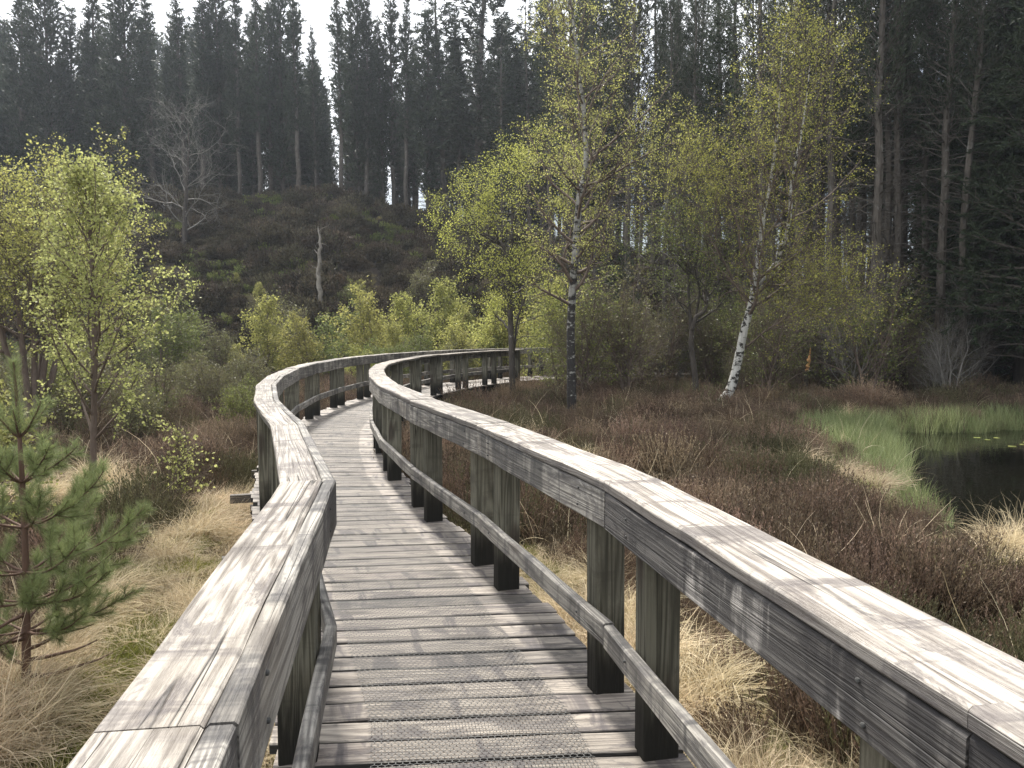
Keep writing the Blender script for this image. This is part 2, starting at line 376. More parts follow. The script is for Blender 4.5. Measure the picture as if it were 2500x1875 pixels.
def inside(x, y, poly):
    r = np.zeros(np.shape(x), bool); n = len(poly)
    for i in range(n):
        x1, y1 = poly[i]; x2, y2 = poly[(i + 1) % n]
        c = ((y1 > y) != (y2 > y)) & (x < (x2 - x1) * (y - y1) / (y2 - y1 + 1e-12) + x1); r ^= c
    return r
POND = [(4.75, 9.4), (4.55, 8.4), (4.9, 7.75), (6.0, 7.35), (8, 7.0), (13, 8), (24, 13), (27, 20), (20, 20.5), (15, 19.0), (11.5, 18.2), (8.6, 17.8), (7.2, 17.0), (6.5, 15.5), (6.1, 13), (5.5, 11)]
WATER_Z = -0.74
def pond_sd(x, y):
    d = poly_dist(x, y, POND, True); return np.where(inside(x, y, POND), -d, d)
CR_V = [-1500, 0, 300, 450, 700, 850, 1000, 1150, 1300, 1450, 1560, 1650, 1800, 1900, 2300, 4000]
CR_H = [215, 225, 244, 256, 262, 236, 202, 172, 142, 122, 130, 90, 40, 8, -8, -8]
def H(x, y):
    x = np.asarray(x, float); y = np.asarray(y, float)
    az = 1106 + 1661 * x / np.maximum(y, 1.0)
    ang = np.interp(az, CR_V, CR_H)
    yc = np.interp(az, [0, 900, 1500, 2200], [54, 52, 44, 42]); yf = np.interp(az, [0, 500, 1000, 1600, 2200], [31, 33, 34, 30, 26])
    top = ang / 1661.0 * yc + EYE + 0.15
    t = np.clip((y - yf) / (yc - yf), 0, 1); s = 1 - (1 - t) ** 1.55; s = s * sst(0, 0.12, t + 0.0)
    hill = (top + 0.5) * s
    lump = ((fbm(x * 0.22, y * 0.22, 5) - 0.47) * 1.9 + np.abs(fbm(x * 0.62, y * 0.62, 15) - 0.47) * 2.6 - 0.35) * sst(0.05, 0.35, t) * (1 - 0.4 * sst(0.9, 1.0, t))
    z = -0.5 + hill + lump + (fbm(x * 0.9, y * 0.9, 11) - 0.47) * 0.34 * sst(2.0, 5.0, np.abs(x) + y * 0.3)
    z = z + (fbm(x * 3.1, y * 3.1, 3) - 0.47) * 0.12
    z = z - np.maximum(top - 0.2, 0) * sst(95, 150, y) - 6.0 * sst(110, 220, y)
    sd_ = pond_sd(x, y); z = z - 0.62 * (1 - sst(-0.55, 0.40, sd_)) * (y < 40)
    near = poly_dist(x, y, LC); z = z - (z + 0.62) * (1 - sst(0.7, 1.5, near)) * np.where(z > -0.62, 1, 0) * (y < 33)
    return z
def hit(px, py, d0=2.0, d1=140.0, lift=0.0):
    r = ray(px, py); r = r / r[1]; t = np.arange(d0, d1, 0.1); X = r[0] * t; Z = EYE + r[2] * t
    h = H(X, t) + lift; k = np.argmax(Z < h)
    if not (Z < h).any(): k = len(t) - 1
    return np.array([X[k], t[k], h[k]])
def vhit(x, y, **k): return hit(x * V2F, y * V2F, **k)
def G(x, y): return float(H(np.array([x]), np.array([y]))[0])

def axis(stops):
    o = [stops[0][0]]
    for (a, _), (b, st) in zip(stops[:-1], stops[1:]): o += list(np.linspace(a, b, max(2, int(round((b - a) / st)) + 1))[1:])
    return np.array(o)
gx = axis([(-1500, 0), (-300, 80), (-90, 8), (-30, 1.0), (-8, 0.3), (9, 0.11), (20, 0.25), (60, 1.0), (200, 8), (1500, 80)])
gy = axis([(-60, 0), (-3, 3), (2, 0.4), (14, 0.11), (32, 0.25), (60, 0.5), (110, 2.0), (300, 8), (2500, 100)])
X, Y = np.meshgrid(gx, gy); Z = H(X, Y)
nx, ny = len(gx), len(gy); i = (np.arange(ny - 1)[:, None] * nx + np.arange(nx - 1)[None, :])
F = np.stack([i, i + 1, i + nx + 1, i + nx], -1).reshape(-1, 4)
m = NT('bog ground'); geo = m.n('NewGeometry').outputs['Position']
n1 = m.noise(geo, 0.7, 5, 0.6); n2 = m.noise(geo, 6.0, 5, 0.7); n3 = m.noise(geo, 45.0, 3, 0.7); n4 = m.noise(geo, 1.6, 4, 0.6)
c = m.mix(m.rng(n2, 0.35, 0.65), (0.045, 0.036, 0.022), (0.16, 0.125, 0.065))
c = m.mix(m.rng(n1, 0.45, 0.58, 0, 0.85), c, m.mix(n3, (0.05, 0.052, 0.015), (0.12, 0.115, 0.035)))
sp = m.n('SeparateXYZ'); m.l(geo, sp.inputs[0])
c = m.mix(m.rng(sp.outputs[1], 28, 34), c, m.mix(m.rng(n4, 0.52, 0.66), (0.032, 0.024, 0.018), (0.12, 0.10, 0.03)))
m.set(c, 0.9, 0.2); m.bump(m.math('ADD', n3, m.math('MULTIPLY', n2, 2.0)), 0.8, 0.05); M['ground'] = m.m
tag(mesh('ground', np.stack([X, Y, Z], -1), F, M['ground'], smooth=True), 'boggy mossy ground rising into a heather hill', kind='structure')

# pond water
m = NT('pond water'); geo = m.n('NewGeometry').outputs['Position']
m.set((0.006, 0.006, 0.004), 0.04, 0.5); m.bump(m.noise(geo, 1.0, 2, 0.5, 0, (3, 3, 1)), 0.06, 0.05); M['water'] = m.m
px = axis([(4.0, 0), (28, 0.5)]); py = axis([(6.0, 0), (27, 0.5)]); X, Y = np.meshgrid(px, py); i = (np.arange(len(py) - 1)[:, None] * len(px) + np.arange(len(px) - 1)[None, :])
F = np.stack([i, i + 1, i + len(px) + 1, i + len(px)], -1).reshape(-1, 4)
keep = pond_sd(X.ravel()[F].mean(1), Y.ravel()[F].mean(1)) < 0.8
tag(mesh('pond_water', np.stack([X, Y, np.full_like(X, WATER_Z)], -1), F[keep], M['water']), 'dark still pond water reflecting the conifers', kind='structure')

# far hills behind the forest
m = NT('far moor'); geo = m.n('NewGeometry').outputs['Position']
m.set(m.mix(m.rng(m.noise(geo, 0.02, 5, 0.6), 0.4, 0.6), (0.20, 0.13, 0.075), (0.11, 0.12, 0.06)), 0.95, 0.1); M['far'] = m.m
a = np.linspace(-1.1, 1.1, 160); rr = np.linspace(420, 900, 12); A, RR = np.meshgrid(a, rr)
hz = np.interp(A, [-1.1, -0.2, 0.2, 0.45, 0.6, 1.1], [20, 24, 20, 34, 40, 30]) * (0.75 + 0.5 * fbm(A * 6, RR * 0 + 1, 3))
Zf = -8 + (hz + 8) * np.sin(np.clip((RR - 420) / 300, 0, 1) * math.pi / 2) ; i = (np.arange(11)[:, None] * 160 + np.arange(159)[None, :])
tag(mesh('hills', np.stack([np.sin(A) * RR, np.cos(A) * RR, Zf], -1), np.stack([i, i + 1, i + 161, i + 160], -1).reshape(-1, 4), M['far'], smooth=True), 'brown moorland hills far behind the forest', kind='structure')

# ------------------------------------------------------------------ boardwalk
rngb = np.random.default_rng(5)
def ring_loft(rings, wc, name, mat, parent, wid):
    """rings (n,8,3), wc (n,8,3)"""
    n = len(rings); V = rings.reshape(-1, 3); F = []
    for k in range(n - 1):
        for j in range(8):
            F.append((k * 8 + j, k * 8 + (j + 1) % 8, (k + 1) * 8 + (j + 1) % 8, (k + 1) * 8 + j))
    F.append(tuple(range(7, -1, -1))); F.append(tuple((n - 1) * 8 + j for j in range(8)))
    if parent == 'raw': return V, F, wc.reshape(-1, 3), np.full(n * 8, wid)
    return mesh(name, V, F, mat, parent, {'wc': wc.reshape(-1, 3), 'wid': np.full(n * 8, wid)})
def board(name, a0, b0, a1, b1, z0, z1, mat, parent, c=0.006, wob=0.0015, step=0.25, dz=0.0):
    a0, b0, a1, b1 = (np.array(q, float) for q in (a0, b0, a1, b1)); L = np.linalg.norm((a1 + b1 - a0 - b0) / 2)
    n = max(2, int(L / step) + 1); rings = np.zeros((n, 8, 3)); wc = np.zeros((n, 8, 3)); wid = rngb.random()
    z0, z1 = z0 + dz, z1 + dz
    for k, t in enumerate(np.linspace(0, 1, n)):
        A = a0 + (a1 - a0) * t; B = b0 + (b1 - b0) * t; wv = np.linalg.norm(B - A); u = (B - A) / wv
        cc = c * (1 if 0 < k < n - 1 else 1.0); wA, wB, wz = rngb.normal(0, wob, 3)
        pr = [(0, z0 + cc), (0, z1 - cc), (cc, z1), (wv - cc, z1), (wv, z1 - cc), (wv, z0 + cc), (wv - cc, z0), (cc, z0)]
        for j, (s, z) in enumerate(pr):
            q = A + u * (s + (wA if s < wv / 2 else wB)); rings[k, j] = (q[0], q[1], z + wz); wc[k, j] = (t * L, s, z)
    return ring_loft(rings, wc, name, mat, parent, wid)
def post(name, c, u, wa, wt, z0, z1, mat, parent, ch=0.005):
    """upright post: centre c (plan), along-rail direction u, wa along, wt across"""
    v = np.array([u[1], -u[0]]); n = 7; rings = np.zeros((n, 8, 3)); wc = np.zeros((n, 8, 3)); wid = rngb.random()
    ha, ht = wa / 2, wt / 2; pr = [(-ha + ch, -ht), (ha - ch, -ht), (ha, -ht + ch), (ha, ht - ch), (ha - ch, ht), (-ha + ch, ht), (-ha, ht - ch), (-ha, -ht + ch)]
    tw = rngb.normal(0, 0.01, 2)
    for k, t in enumerate(np.linspace(0, 1, n)):
        z = z0 + (z1 - z0) * t
        for j, (s, q) in enumerate(pr):
            p = c + u * s + v * q + tw * (z - z1) * 0.6; rings[k, j] = (p[0], p[1], z); wc[k, j] = (z, s + 0.2, q)
    return ring_loft(rings, wc, name, mat, parent, wid)
def offset(L, d):
    """offset a polyline sideways (mitred); d > 0 goes to the left of travel"""
    T = unit(L[1:] - L[:-1]); N = np.stack([-T[:, 1], T[:, 0]], 1); o = [L[0] + N[0] * d]
    for i in range(1, len(L) - 1):
        b = unit(N[i - 1] + N[i]); o.append(L[i] + b * d / max(0.5, b @ N[i]))
    o.append(L[-1] + N[-1] * d); return np.array(o)

bw = empty('boardwalk', (0, 0, 0)); tag(bw, 'long curving weathered timber boardwalk with railings winding across the bog', 'boardwalk')
# deck planks: one mesh, laid across the walk
Lo = offset(LL, 0.25); Ro = offset(LR, -0.25)
def resample(P, n=4000):
    s = np.concatenate([[0], np.cumsum(np.linalg.norm(P[1:] - P[:-1], axis=1))]); t = np.linspace(0, 1, len(P)); q = np.linspace(0, 1, n)
    return np.stack([np.interp(q, t, P[:, 0]), np.interp(q, t, P[:, 1])], 1)
A_, B_ = resample(Lo), resample(Ro); Cn = (A_ + B_) / 2
sl = np.concatenate([[0], np.cumsum(np.linalg.norm(Cn[1:] - Cn[:-1], axis=1))]); TOT = sl[-1]
def edge(P, s): return np.stack([np.interp(s, sl, P[:, 0]), np.interp(s, sl, P[:, 1])], -1)
DV, DF, DW, DI, dn = [], [], [], [], 0
s = 0.0
while s < TOT - 0.2:
    wp = 0.146 + rngb.normal(0, 0.003); g = 0.018 + abs(rngb.normal(0, 0.003)); jl, jr = rngb.normal(0, 0.018, 2)
    a0, a1 = edge(A_, s), edge(A_, s + wp); b0, b1 = edge(B_, s), edge(B_, s + wp)
    u = unit(b0 - a0); a0 = a0 + u * jl; a1 = a1 + u * jl; b0 = b0 + u * jr; b1 = b1 + u * jr
    zz = rngb.normal(0, 0.0022)
    V, F, W_, I_ = board('plank', a0, a1, b0, b1, -0.045, 0.0, None, 'raw', c=0.005, wob=0.0012, step=0.2, dz=zz)
    DV.append(V); DF += [tuple(q + dn for q in f) for f in F]; DW.append(W_); DI.append(I_); dn += len(V); s += wp + g
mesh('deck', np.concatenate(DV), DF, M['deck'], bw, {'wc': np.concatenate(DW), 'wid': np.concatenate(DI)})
# hexagonal wire netting over the middle of the deck
cell = 0.026; hw = 0.43; h = cell / 2; ss = []; sy = cell * 0.87
segs = []; s = 1.6
nrow = int((24.0 - 1.6) / (sy * 0.75 * 2)); js = np.arange(-int(hw / (cell * 0.5)), int(hw / (cell * 0.5)))
sv = 1.6 + np.arange(int(22.4 / (cell * 0.75))) * cell * 0.75
P1, P2 = [], []
for r_, s0 in enumerate(sv):
    off = 0.5 * (r_ % 2); q = (np.arange(-int(hw / cell), int(hw / cell)) + off) * cell
    # each hexagon row: zig-zag edges and one straight edge
    P1.append(np.stack([np.full_like(q, s0), q], 1)); P2.append(np.stack([np.full_like(q, s0 + cell * 0.25), q + cell / 2], 1))
    P1.append(np.stack([np.full_like(q, s0 + cell * 0.25), q + cell / 2], 1)); P2.append(np.stack([np.full_like(q, s0), q + cell], 1))
    P1.append(np.stack([np.full_like(q, s0 + cell * 0.25), q + cell / 2], 1)); P2.append(np.stack([np.full_like(q, s0 + cell * 0.75), q + cell / 2], 1))
P1 = np.concatenate(P1); P2 = np.concatenate(P2)
def w2(P):
    s = P[:, 0]; e = 1e-2; c0 = edge(Cn, s); uu = unit(edge(B_, s) - edge(A_, s)); return c0 + uu * (P[:, 1:2] + 0.0)
Q1, Q2 = w2(P1), w2(P2); D = unit(Q2 - Q1); N = np.stack([-D[:, 1], D[:, 0]], 1) * 0.0015
zz = 0.0065 + 0.002 * vn(Q1[:, 0] * 9, Q1[:, 1] * 9, 4); z3 = lambda q, z: np.concatenate([q, z[:, None]], 1)
z2_ = 0.0065 + 0.002 * vn(Q2[:, 0] * 9, Q2[:, 1] * 9, 4)
V = np.stack([z3(Q1 - N, zz), z3(Q2 - N, z2_), z3(Q2 + N, z2_), z3(Q1 + N, zz)], 1).reshape(-1, 3)
mesh('wire_netting', V, np.arange(len(V)).reshape(-1, 4), M['wire'], bw)
# railings
def lerp2(a, b, t): return a + (b - a) * t
def railing(L, side, last, left):
    """L inner (deck side) line, side +1 = outward is to the left of travel"""
    o = lambda d: offset(L, d * side)
    I0 = L; n = last
    f1 = o(0.048); cg = o(0.0505); c1 = o(0.212 if left else 0.235); li = o(0.0); pc = o(0.052 + 0.072)
    lr0 = o(0.004); lr1 = o(0.049)
    for k in range(n):
        u = unit(L[k + 1] - L[k]); g = 0.0018
        sh = lambda P, a, b, q=u: (P[a] + q * g, P[b] - q * g)
        dz = rngb.normal(0, 0.0025)
        if left:
            a0, a1 = sh(I0, k, k + 1); b0, b1 = sh(f1, k, k + 1)
            board('fascia_board', a0, b0, a1, b1, 0.81, 1.0, M['fascia'], bw, dz=dz)
            a0, a1 = sh(cg, k, k + 1); b0, b1 = sh(c1, k, k + 1)
            board('cap_board', a0, b0, a1, b1, 0.954, 1.0, M['cap'], bw, dz=dz + 0.001)
        else:
            a0, a1 = sh(I0, k, k + 1); b0, b1 = sh(c1, k, k + 1)
            board('cap_board', a0, b0, a1, b1, 0.955, 1.0, M['cap'], bw, dz=dz, c=0.008)
            a0, a1 = sh(o(0.003), k, k + 1); b0, b1 = sh(f1, k, k + 1)
            board('fascia_board', a0, b0, a1, b1, 0.80, 0.951, M['mould'] if k in (0, 1, 2) else M['fascia'], bw, dz=dz)
        a0, a1 = sh(lr0, k, k + 1); b0, b1 = sh(lr1, k, k + 1)
        board('lower_rail', a0, b0, a1, b1, 0.31, 0.408, M['fascia'], bw, dz=rngb.normal(0, 0.004))
        Lk = np.linalg.norm(L[k + 1] - L[k])
        for t in (0.27 / Lk, 1 - 0.27 / Lk):
            c = lerp2(pc[k], pc[k + 1], t + rngb.normal(0, 0.008))
            post('post', c, u, 0.10, 0.140, -0.75, 0.953 if left else 0.952, M['post'], bw)
def bolts(L, side, ks, z):
    for k in ks:
        u = unit(L[k + 1] - L[k]); nn = np.array([-u[1], u[0]]) * side * -1.0; Lk = np.linalg.norm(L[k + 1] - L[k])
        for t in (0.27 / Lk, 1 - 0.27 / Lk):
            for zz_ in z:
                c = L[k] + (L[k + 1] - L[k]) * t + u * rngb.uniform(-.012, .012); c0 = np.array([c[0], c[1], zz_ + rngb.uniform(-.01, .01)]); n3 = np.array([nn[0], nn[1], 0]); P = np.stack([c0 - n3 * 0.004, c0 + n3 * 0.002, c0 + n3 * 0.0035])[None]
                V, F = tubes(P, np.array([[0.006, 0.006, 0.003]]), 8); F = [tuple(f) for f in F] + [tuple(range(16, 24))]; mesh('bolt', V, F, M['wire'], bw)
bolts(LL, 1, (2, 3, 4), (0.95, 0.86)); bolts(LR, -1, (1, 2, 3, 4), (0.91, 0.84)); bolts(LR, -1, (2, 3, 4), (0.36,))
railing(LL, 1, len(LL) - 1, True)
railing(LR, -1, 15, False)
# substructure: side joists and cross bearers that stick out into the bog
for P, sg in ((offset(LL, 0.02), 1), (offset(LR, -0.02), -1), (LC, 1)):
    Q = offset(P, 0.05 * sg)
    for k in range(1, len(P) - 1): board('joist', P[k], Q[k], P[k + 1], Q[k + 1], -0.20, -0.05, M['beam'], bw, step=1.0)
for k in range(2, len(LC) - 1):
    for off in ((-0.27,) if k % 2 else (0.27,)):
        u = unit(LC[k + 1] - LC[k - 1]); v = np.array([-u[1], u[0]]); c = LC[k] + u * (off + rngb.normal(0, 0.03)); ext = 0.98 + rngb.uniform(-0.08, 0.15)
        a = c + v * ext; b = c - v * 0.86
        board('bearer', a - u * 0.035, a + u * 0.035, b - u * 0.035, b + u * 0.035, -0.30, -0.205, M['beam'], bw, step=0.6)
        if k > 3:
            post('pile', c + v * 0.8, u, 0.09, 0.09, -1.1, -0.341, M['beam'], bw); post('pile', c - v * 0.7, u, 0.09, 0.09, -1.1, -0.341, M['beam'], bw)

# ------------------------------------------------------------------ trees
def tree(name, label, cat, loc, trunkP, trunkR, wood_mat, leaf_mat, spec, group=None, sides0=8, seed=1, leaf_part='crown'):
    """spec: list of kids() keyword dicts, one per branch level, then leaf dict"""
    rng = np.random.default_rng(seed); root = empty(name, loc); tag(root, label, cat, group)
    acc = Acc(); P = np.asarray(trunkP, float)
    if P.ndim == 2: P = P[None]
    R = np.asarray(trunkR, float).reshape(P.shape[0], P.shape[1])
    dk = spec.get('dark', [])
    V, F = tubes(np.delete(P, dk, 0), np.delete(R, dk, 0), sides0); acc.add(V, F); lv = [(P, R)]; bacc = Acc()
    if dk: bacc.add(*tubes(P[dk], R[dk], 5))
    for i, s in enumerate(spec['levels']):
        s = dict(s); src = s.pop('src', -1); sd_ = s.pop('sides', 3 if i else 4)
        Q, q, t = kids(rng, *lv[src], **s); lv.append((Q, q)); V, F = tubes(Q, q, sd_); bacc.add(V, F)
    V, F, _ = acc.get(); mesh('trunk', V, F, wood_mat, root, smooth=True)
    V, F, _ = bacc.get(); mesh('branches', V, F, spec.get('bmat', wood_mat), root, smooth=True)
    if spec.get('leaves'):
        la = Acc()
        for (lev, n, kw) in spec['leaves']:
            pos, d = along(rng, lv[lev][0], n, kw.pop('t0', 0.25), 1.0); w_ = rng.normal(0, 1, (n // 5 + 1, 3)) * 0; ci = rng.integers(0, max(1, n // 5), n); pos = np.where((rng.random(n) < 0.75)[:, None], pos[ci] + rng.normal(0, kw['size'] * 1.1, (n, 3)), pos); la.add(*leaves(rng, pos, **kw))
        V, F, A = la.get(); mesh(leaf_part, V, F, leaf_mat, root, attrs={'rnd': A})
    return root
def wpts(pts, d, loc, crop=None):
    """points in the 2212-wide view at depth d (or (x,y,d)) -> local coordinates"""
    o = []
    for p in pts:
        q = vt(p[0], p[1], p[2] if len(p) > 2 else d); o.append(q - np.array(loc))
    return np.array(o)
def c7(x, y): return ((1300 + x / 2.37) / V2F, (400 + y / 2.37) / V2F)

def smooth_path(P, R, n):
    P = np.asarray(P, float); t = np.linspace(0, 1, len(P)); q = np.linspace(0, 1, n)
    # Catmull-Rom
    o = []
    for x in q * (len(P) - 1):
        i = min(int(x), len(P) - 2); f = x - i; p0 = P[max(i - 1, 0)]; p1 = P[i]; p2 = P[i + 1]; p3 = P[min(i + 2, len(P) - 1)]
        o.append(0.5 * ((2 * p1) + (p2 - p0) * f + (2 * p0 - 5 * p1 + 4 * p2 - p3) * f * f + (3 * p1 - p0 - 3 * p2 + p3) * f ** 3))
    return np.array(o), np.interp(q, np.linspace(0, 1, len(R)), R)

# --- the straight birch in the middle
g = G(1.36, 17.6); loc = (1.38, 17.6, g - 0.05)
P = wpts([(1236, 925), (1234, 800), (1233, 700), (1239, 600), (1246, 500), (1253, 420), (1266, 360), (1262, 250), (1250, 150), (1238, 50), (1228, -60)], 17.6, loc)
P[0] = (0, 0, 0)
P, Rr = smooth_path(P, [0.125, 0.10, 0.092, 0.085, 0.078, 0.07, 0.062, 0.05, 0.038, 0.026, 0.012], 40)
tree('birch_tree', 'slender birch with a straight pale trunk, black and mossy at its foot', 'birch tree', loc, P, Rr, M['birch_bark_old'], M['birch_leaf'],
     dict(levels=[dict(k=46, t0=0.22, t1=0.98, Lf=lambda t, pl: 0.6 + 1.45 * np.sin(np.clip((t - 0.1) / 0.9, 0, 1) * 3.14) ** 0.7, ang=lambda t: 1.15 - 0.45 * t, trop=0.10, gnarl=0.17, nseg=8, rr=0.5, rmin=0.005),
                  dict(k=11, t0=0.2, t1=1.0, Lf=lambda t, pl: pl * 0.42 * (1.1 - t * 0.6), ang=0.8, trop=-0.02, gnarl=0.2, nseg=5, rr=0.55, rmin=0.0035),
                  dict(k=5, t0=0.2, t1=1.0, Lf=lambda t, pl: pl * 0.5, ang=0.7, trop=-0.10, gnarl=0.2, nseg=3, rr=0.5, rmin=0.0025)],
          bmat=M['twig'], leaves=[(3, 14500, dict(size=0.034, spread=0.04)), (2, 3000, dict(size=0.034, spread=0.05, t0=0.4))]), seed=3)
# --- leaning white birch
loc3 = vt(*c7(985, 1460), 20.2); loc = (loc3[0], 20.2, G(loc3[0], 20.2) - 0.05)
main = [c7(x, y) for x, y in [(985, 1470), (1060, 1400), (1130, 1325), (1165, 1210), (1190, 1080), (1212, 960), (1235, 870), (1256, 780), (1263, 690), (1283, 560), (1300, 380), (1330, 220), (1352, 60), (1375, -150), (1390, -420), (1400, -640)]]
P = wpts(main, 20.2, loc); P[0] = (0, 0, 0); P[:, 1] += np.linspace(0, -0.6, len(P))
P1, R1 = smooth_path(P, [0.15, 0.145, 0.13, 0.12, 0.112, 0.105, 0.10, 0.095, 0.088, 0.065, 0.055, 0.048, 0.04, 0.03, 0.02, 0.01], 40)
sec = [c7(x, y) for x, y in [(1263, 720), (1325, 650), (1368, 590), (1395, 500), (1420, 420), (1432, 300), (1428, 180), (1445, 40), (1470, -120), (1490, -300), (1500, -480)]]
P = wpts(sec, 20.2, loc); P[:, 1] += -0.3 - np.linspace(0, 0.9, len(P)); P2, R2 = smooth_path(P, [0.07, 0.075, 0.07, 0.065, 0.058, 0.05, 0.042, 0.035, 0.028, 0.018, 0.01], 40)
thr = [c7(x, y) for x, y in [(1220, 1060), (1250, 1020), (1300, 960), (1390, 890), (1440, 800)]]
P = wpts(thr, 20.2, loc); P[:, 1] += -0.2 - np.linspace(0, 1.2, len(P)); P3, R3 = smooth_path(P, [0.028, 0.024, 0.02, 0.014, 0.005], 40)
fou = [c7(x, y) for x, y in [(1250, 860), (1180, 720), (1110, 560), (1040, 420), (1000, 260), (980, 100)]]
P = wpts(fou, 20.2, loc); P[:, 1] += -0.25 + np.linspace(0, 0.8, len(P)); P4, R4 = smooth_path(P, [0.035, 0.032, 0.028, 0.022, 0.015, 0.008], 40)
tree('birch_tree', 'large birch leaning from a curved white trunk beside the pond, full yellow green crown', 'birch tree', loc, np.stack([P1, P2, P3, P4]), np.stack([R1, R2, R3, R4]), M['birch_bark'], M['alder_leaf'],
     dict(levels=[dict(k=24, t0=0.38, t1=0.99, Lf=lambda t, pl: 1.0 + 1.5 * np.sin(np.clip((t - 0.25) / 0.8, 0, 1) * 3.0), ang=lambda t: 1.0 - 0.5 * t, trop=0.13, gnarl=0.15, nseg=8, rr=0.5, rmin=0.005),
                  dict(k=11, t0=0.15, t1=1.0, Lf=lambda t, pl: pl * 0.45 * (1.15 - t * 0.6), ang=0.75, trop=0.02, gnarl=0.2, nseg=5, rr=0.55, rmin=0.0035),
                  dict(k=5, t0=0.2, t1=1.0, Lf=lambda t, pl: pl * 0.5, ang=0.7, trop=-0.06, gnarl=0.2, nseg=3, rr=0.5, rmin=0.0025)],
          bmat=M['twig'], dark=[2, 3], leaves=[(3, 30000, dict(size=0.035, spread=0.04)), (2, 6000, dict(size=0.036, spread=0.06, t0=0.4))]), seed=8)
# --- dark stemmed tree by the far end of the railing
loc = (0.02, 22.2, G(0.02, 22.2) - 0.05)
P = wpts([(1106, 860), (1106, 780), (1103, 700), (1100, 620), (1098, 560), (1106, 500), (1104, 440), (1092, 390)], 22.2, loc); P[0] = (0, 0, 0); P1, R1 = smooth_path(P, [0.10, 0.09, 0.08, 0.075, 0.065, 0.055, 0.035, 0.015], 30)
P = wpts([(1100, 600), (1092, 545), (1075, 520), (1040, 500), (1020, 470), (1005, 430)], 22.0, loc); P2, R2 = smooth_path(P, [0.05, 0.045, 0.04, 0.03, 0.02, 0.01], 30)
P = wpts([(1105, 500), (1120, 450), (1140, 420), (1150, 385), (1165, 350)], 22.4, loc); P3, R3 = smooth_path(P, [0.045, 0.04, 0.03, 0.02, 0.01], 30)
P = wpts([(1104, 800), (1112, 740), (1118, 690), (1135, 640), (1150, 600)], 22.3, loc); P4, R4 = smooth_path(P, [0.04, 0.035, 0.03, 0.02, 0.01], 30)
tree('alder_tree', 'small dark stemmed tree with bright yellow green leaf clouds beside the far railing', 'tree', loc, np.stack([P1, P2, P3, P4]), np.stack([R1, R2, R3, R4]), M['dark_bark'], M['alder_leaf'],
     dict(levels=[dict(k=13, t0=0.25, t1=1.0, Lf=lambda t, pl: 0.6 + 1.0 * np.sin(np.clip(t, 0, 1) * 2.8), ang=1.1, trop=0.08, gnarl=0.22, nseg=6, rr=0.5, rmin=0.005),
                  dict(k=9, t0=0.3, t1=1.0, Lf=lambda t, pl: pl * 0.5 * (1.15 - t * 0.6), ang=0.85, trop=0.06, gnarl=0.25, nseg=4, rr=0.55, rmin=0.003),
                  dict(k=5, t0=0.3, t1=1.0, Lf=lambda t, pl: pl * 0.5, ang=0.7, trop=0.04, gnarl=0.2, nseg=2, rr=0.5, rmin=0.0025)],
          leaves=[(3, 20000, dict(size=0.039, spread=0.07))]), seed=11)
# --- twisted dark tree between the birches
lq = vt(*c7(940, 1395), 21.0); loc = (lq[0], 21.0, G(lq[0], 21.0) - 0.05)
P = wpts([c7(x, y) for x, y in [(942, 1400), (945, 1280), (930, 1150), (918, 1040), (922, 950), (908, 850), (903, 740), (902, 650), (880, 580), (820, 510), (740, 450), (690, 420)]], 21.0, loc); P[0] = (0, 0, 0)
P1, R1 = smooth_path(P, [0.10, 0.085, 0.08, 0.075, 0.07, 0.045, 0.04, 0.038, 0.034, 0.028, 0.018, 0.008], 36)
P = wpts([c7(x, y) for x, y in [(925, 960), (945, 890), (985, 860), (1005, 820), (1010, 760), (1000, 710), (1030, 640), (1020, 520), (1000, 400)]], 20.9, loc); P2, R2 = smooth_path(P, [0.06, 0.058, 0.055, 0.05, 0.045, 0.035, 0.025, 0.018, 0.008], 36)
P = wpts([c7(x, y) for x, y in [(935, 920), (955, 830), (965, 720), (940, 600), (960, 480), (950, 300)]], 21.1, loc); P3, R3 = smooth_path(P, [0.035, 0.032, 0.028, 0.022, 0.016, 0.008], 36)
SH = [dict(k=16, t0=0.35, t1=1.0, Lf=lambda t, pl: 0.7 + 0.9 * np.sin(np.clip(t, 0, 1) * 2.8), ang=0.95, trop=0.08, gnarl=0.2, nseg=6, rr=0.5, rmin=0.004),
      dict(k=8, t0=0.2, t1=1.0, Lf=lambda t, pl: pl * 0.5 * (1.15 - t * 0.6), ang=0.8, trop=0.03, gnarl=0.22, nseg=4, rr=0.55, rmin=0.003),
      dict(k=5, t0=0.3, t1=1.0, Lf=lambda t, pl: pl * 0.5, ang=0.7, trop=0.0, gnarl=0.2, nseg=2, rr=0.5, rmin=0.002)]
tree('twisted_tree', 'dark twisted tree forked low, one limb arching to the left, between the two birches', 'tree', loc, np.stack([P1, P2, P3]), np.stack([R1, R2, R3]), M['dark_bark'], M['olive_leaf'],
     dict(levels=SH, leaves=[(3, 7000, dict(size=0.042, spread=0.05))]), seed=21)

